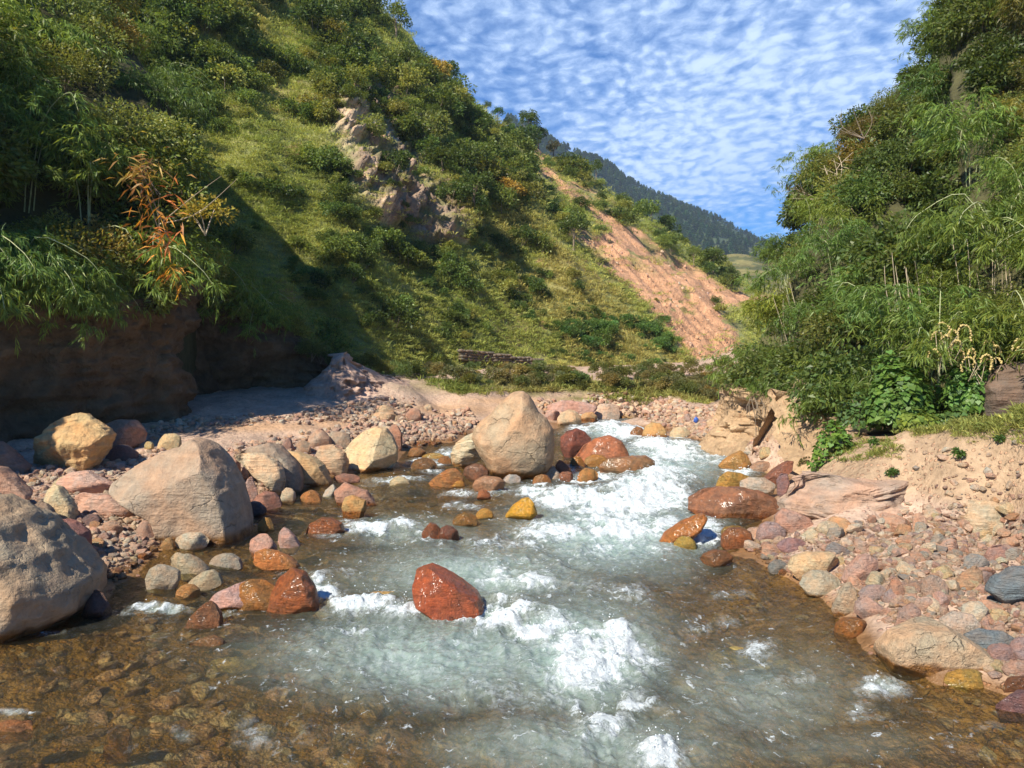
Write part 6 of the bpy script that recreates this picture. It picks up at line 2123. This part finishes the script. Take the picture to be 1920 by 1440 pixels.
    # stands of slender pale culms
    for k, (lab, x0, x1, y0, y1, d, n) in enumerate([("stand of slender pale bamboo stems leaning left above the eroded bank", 1470, 1530, 655, 575, 21.5, 11), ("stand of straight pale bamboo stems in the middle of the right bank slope", 1668, 1760, 585, 500, 17.2, 12), ("stand of pale bamboo stems at the right edge above the yellow-green vine", 1800, 1915, 600, 470, 16.4, 9)]):
        tb = []
        b0 = np.array(P(x0, y0, d))
        for j in range(n):
            xx = x0 + (x1 - x0) * (j + rg.random() * .7) / n
            a = np.array(P(xx, y0 + rg.normal() * 6, d + rg.normal() * .2))
            ln = rg.normal() * 8 + (-26 if k == 0 else -6)
            c = np.array(P(xx + ln, y1 + rg.normal() * 16, d - .2))
            tb.append(tube(interp_curve([a, (a + c) / 2 + rg.normal(size=3) * .02, c], np.linspace(0, 1, 6)) - b0, .011, .006, 5))
        curve_thing("bamboo_stand", lab, "bamboo", tb, M_PALEBARK, b0, 'culm')
    # roots hanging out of the eroded bank
    tb = []
    b0 = np.array(P(1430, 770, 20.4))
    for j in range(16):
        px = rg.uniform(1405, 1500)
        d = 20.8 - (px - 1405) / 95 * 1.6 - .55
        a = np.array(P(px, 752 + rg.normal() * 6, d + .25))
        c = np.array(P(px + rg.normal() * 7, 785 + rg.normal() * 12, d - .1))
        tb.append(tube(interp_curve([a, (a + c) / 2 + rg.normal(size=3) * .05, c], np.linspace(0, 1, 7)) - b0, .014, .004, 4))
    curve_thing("root_tangle", "tangle of thin roots hanging out of the eroded earth bank", "root", tb, M_BARK, b0, 'root')
    # dry-stone wall at the foot of the hill
    vs = []
    n = 0
    for row in range(4):
        for j in range(44):
            t = (j + .5 * (row % 2)) / 44
            g, e2 = HILL.pick(865 + 150 * t, 676 + 16 * t)
            v, f = ico(2)
            w = rg.uniform(.15, .24)
            vs.append((v * np.array([w, .22, .10]) * (1 + .12 * rg.normal(size=(1, 3))) + g + np.array([rg.normal() * .03, -.15 + rg.normal() * .03, .10 + row * .155]), f))
    v, f = join(vs)
    b0 = v.mean(0)
    b0[2] = v[:, 2].min()
    o = link("dry_stone_wall", mesh_np("dry_stone_wall", v - b0, f, attrs={'wet': np.zeros(len(v)), 'unit': np.full(len(v), 2.0)}, mats=[M_ROCK]), b0)
    o.color = (0.22, 0.185, 0.14, 1)
    tag(o, "low dark dry-stone wall at the foot of the green slope", "wall")
    # scrap of blue litter on the far right shore
    d, x, zg = hit(1305, 796)
    v, f = ico(2)
    v = v * np.array([.08, .04, .11]) * (1 + .35 * fbm(v * 2, 2, 5))[:, None]
    m, t = new_mat("blue_plastic")
    finish(t, principled(t, (0.05, 0.12, 0.42), .35))
    tag(link("plastic_scrap", mesh_np("plastic_scrap", v, f, mats=[m]), (x, d, zg + .13)), "scrap of blue plastic caught among stones on the far right shore", "litter")


def make_ground_grass():
    rg = np.random.default_rng(88)
    gm = [grass_mesh(250 + k, 34, .30, .022, .22, .7) for k in range(6)]
    polys = [([(780, 715), (1000, 712), (1380, 702), (1400, 735), (1200, 735), (1000, 735), (850, 736)], 2000), ([(1230, 738), (1370, 735), (1370, 758), (1240, 752), (1080, 758), (1080, 745)], 420), ([(1590, 770), (1920, 760), (1960, 812), (1800, 812), (1600, 812)], 600), ([(1540, 790), (1640, 790), (1700, 860), (1560, 870)], 120)]
    P0 = []
    for k, (poly, n) in enumerate(polys):
        pts = zone_sample(n, 90 + k, [(poly, 1)])
        for px, py in pts[::1]:
            P0.append((px, py))
    P0 = np.array(P0)
    steps = np.geomspace(9, 75, 320)
    found = np.zeros(len(P0), bool)
    dd = np.full(len(P0), 75.0)
    for s in steps:
        x = (P0[:, 0] - CX) / F * s
        zz = HC - (P0[:, 1] - YH) / F * s
        h = (~found) & (zz <= bank(x, np.full(len(x), s)) + SL * s)
        dd[h] = s
        found |= h
    mw = fbm(np.stack([P0[:, 0] / 45, P0[:, 1] / 11, np.zeros(len(P0))], -1), 3, 44)
    ok = found & (dd < 70) & ((mw > rg.uniform(-.2, .3, len(P0))) | (dd < 20))
    dd, P0 = dd[ok], P0[ok]
    dd *= 1 + rg.normal(0, .006, len(dd))
    x = (P0[:, 0] - CX) / F * dd
    z = ground_z(x, dd)
    n = len(x)
    gn_scatter("grass", np.stack([x, dd, z], -1), np.stack([np.zeros(n), np.zeros(n), rg.uniform(0, 6.28, n)], -1), rg.uniform(.5, 1.2, n) * np.clip(dd / 25, .6, 1.3), rg.integers(0, 6, n), gm, {'tint': grass_tints(np.stack([x, dd, z], -1), rg, 3) * .72})


def make_haze():
    """thin valley air round the camera and everything up to the far mountain"""
    bm = bmesh.new()
    bmesh.ops.create_cube(bm, size=1.0)
    me = bpy.data.meshes.new("haze")
    bm.to_mesh(me)
    bm.free()
    o = link("haze", me, (100, 600, 190))
    o.scale = (3600, 1500, 420)
    m = bpy.data.materials.new("valley_air")
    m.use_nodes = True
    t = NT(m.node_tree)
    v = t.n('ShaderNodeVolumePrincipled')
    v.inputs['Color'].default_value = (0.62, 0.78, 1.0, 1)
    v.inputs['Density'].default_value = HAZE
    out = t.n('ShaderNodeOutputMaterial')
    t.link(v.outputs[0], out.inputs['Volume'])
    me.materials.append(m)
    tag(o, kind='stuff')


HAZE = 0.00022


def build():
    make_ground()
    make_water()
    oc, sl = make_hill()
    make_terrain_rest()
    make_rocks()
    make_loose()
    make_bank_stones()
    make_gravel()
    make_hill_plants(oc, sl)
    make_slide_rubble()
    make_terrace_scrub()
    make_far_forest()
    make_side_plants()
    make_special_plants()
    make_ground_grass()
    make_haze()


build()
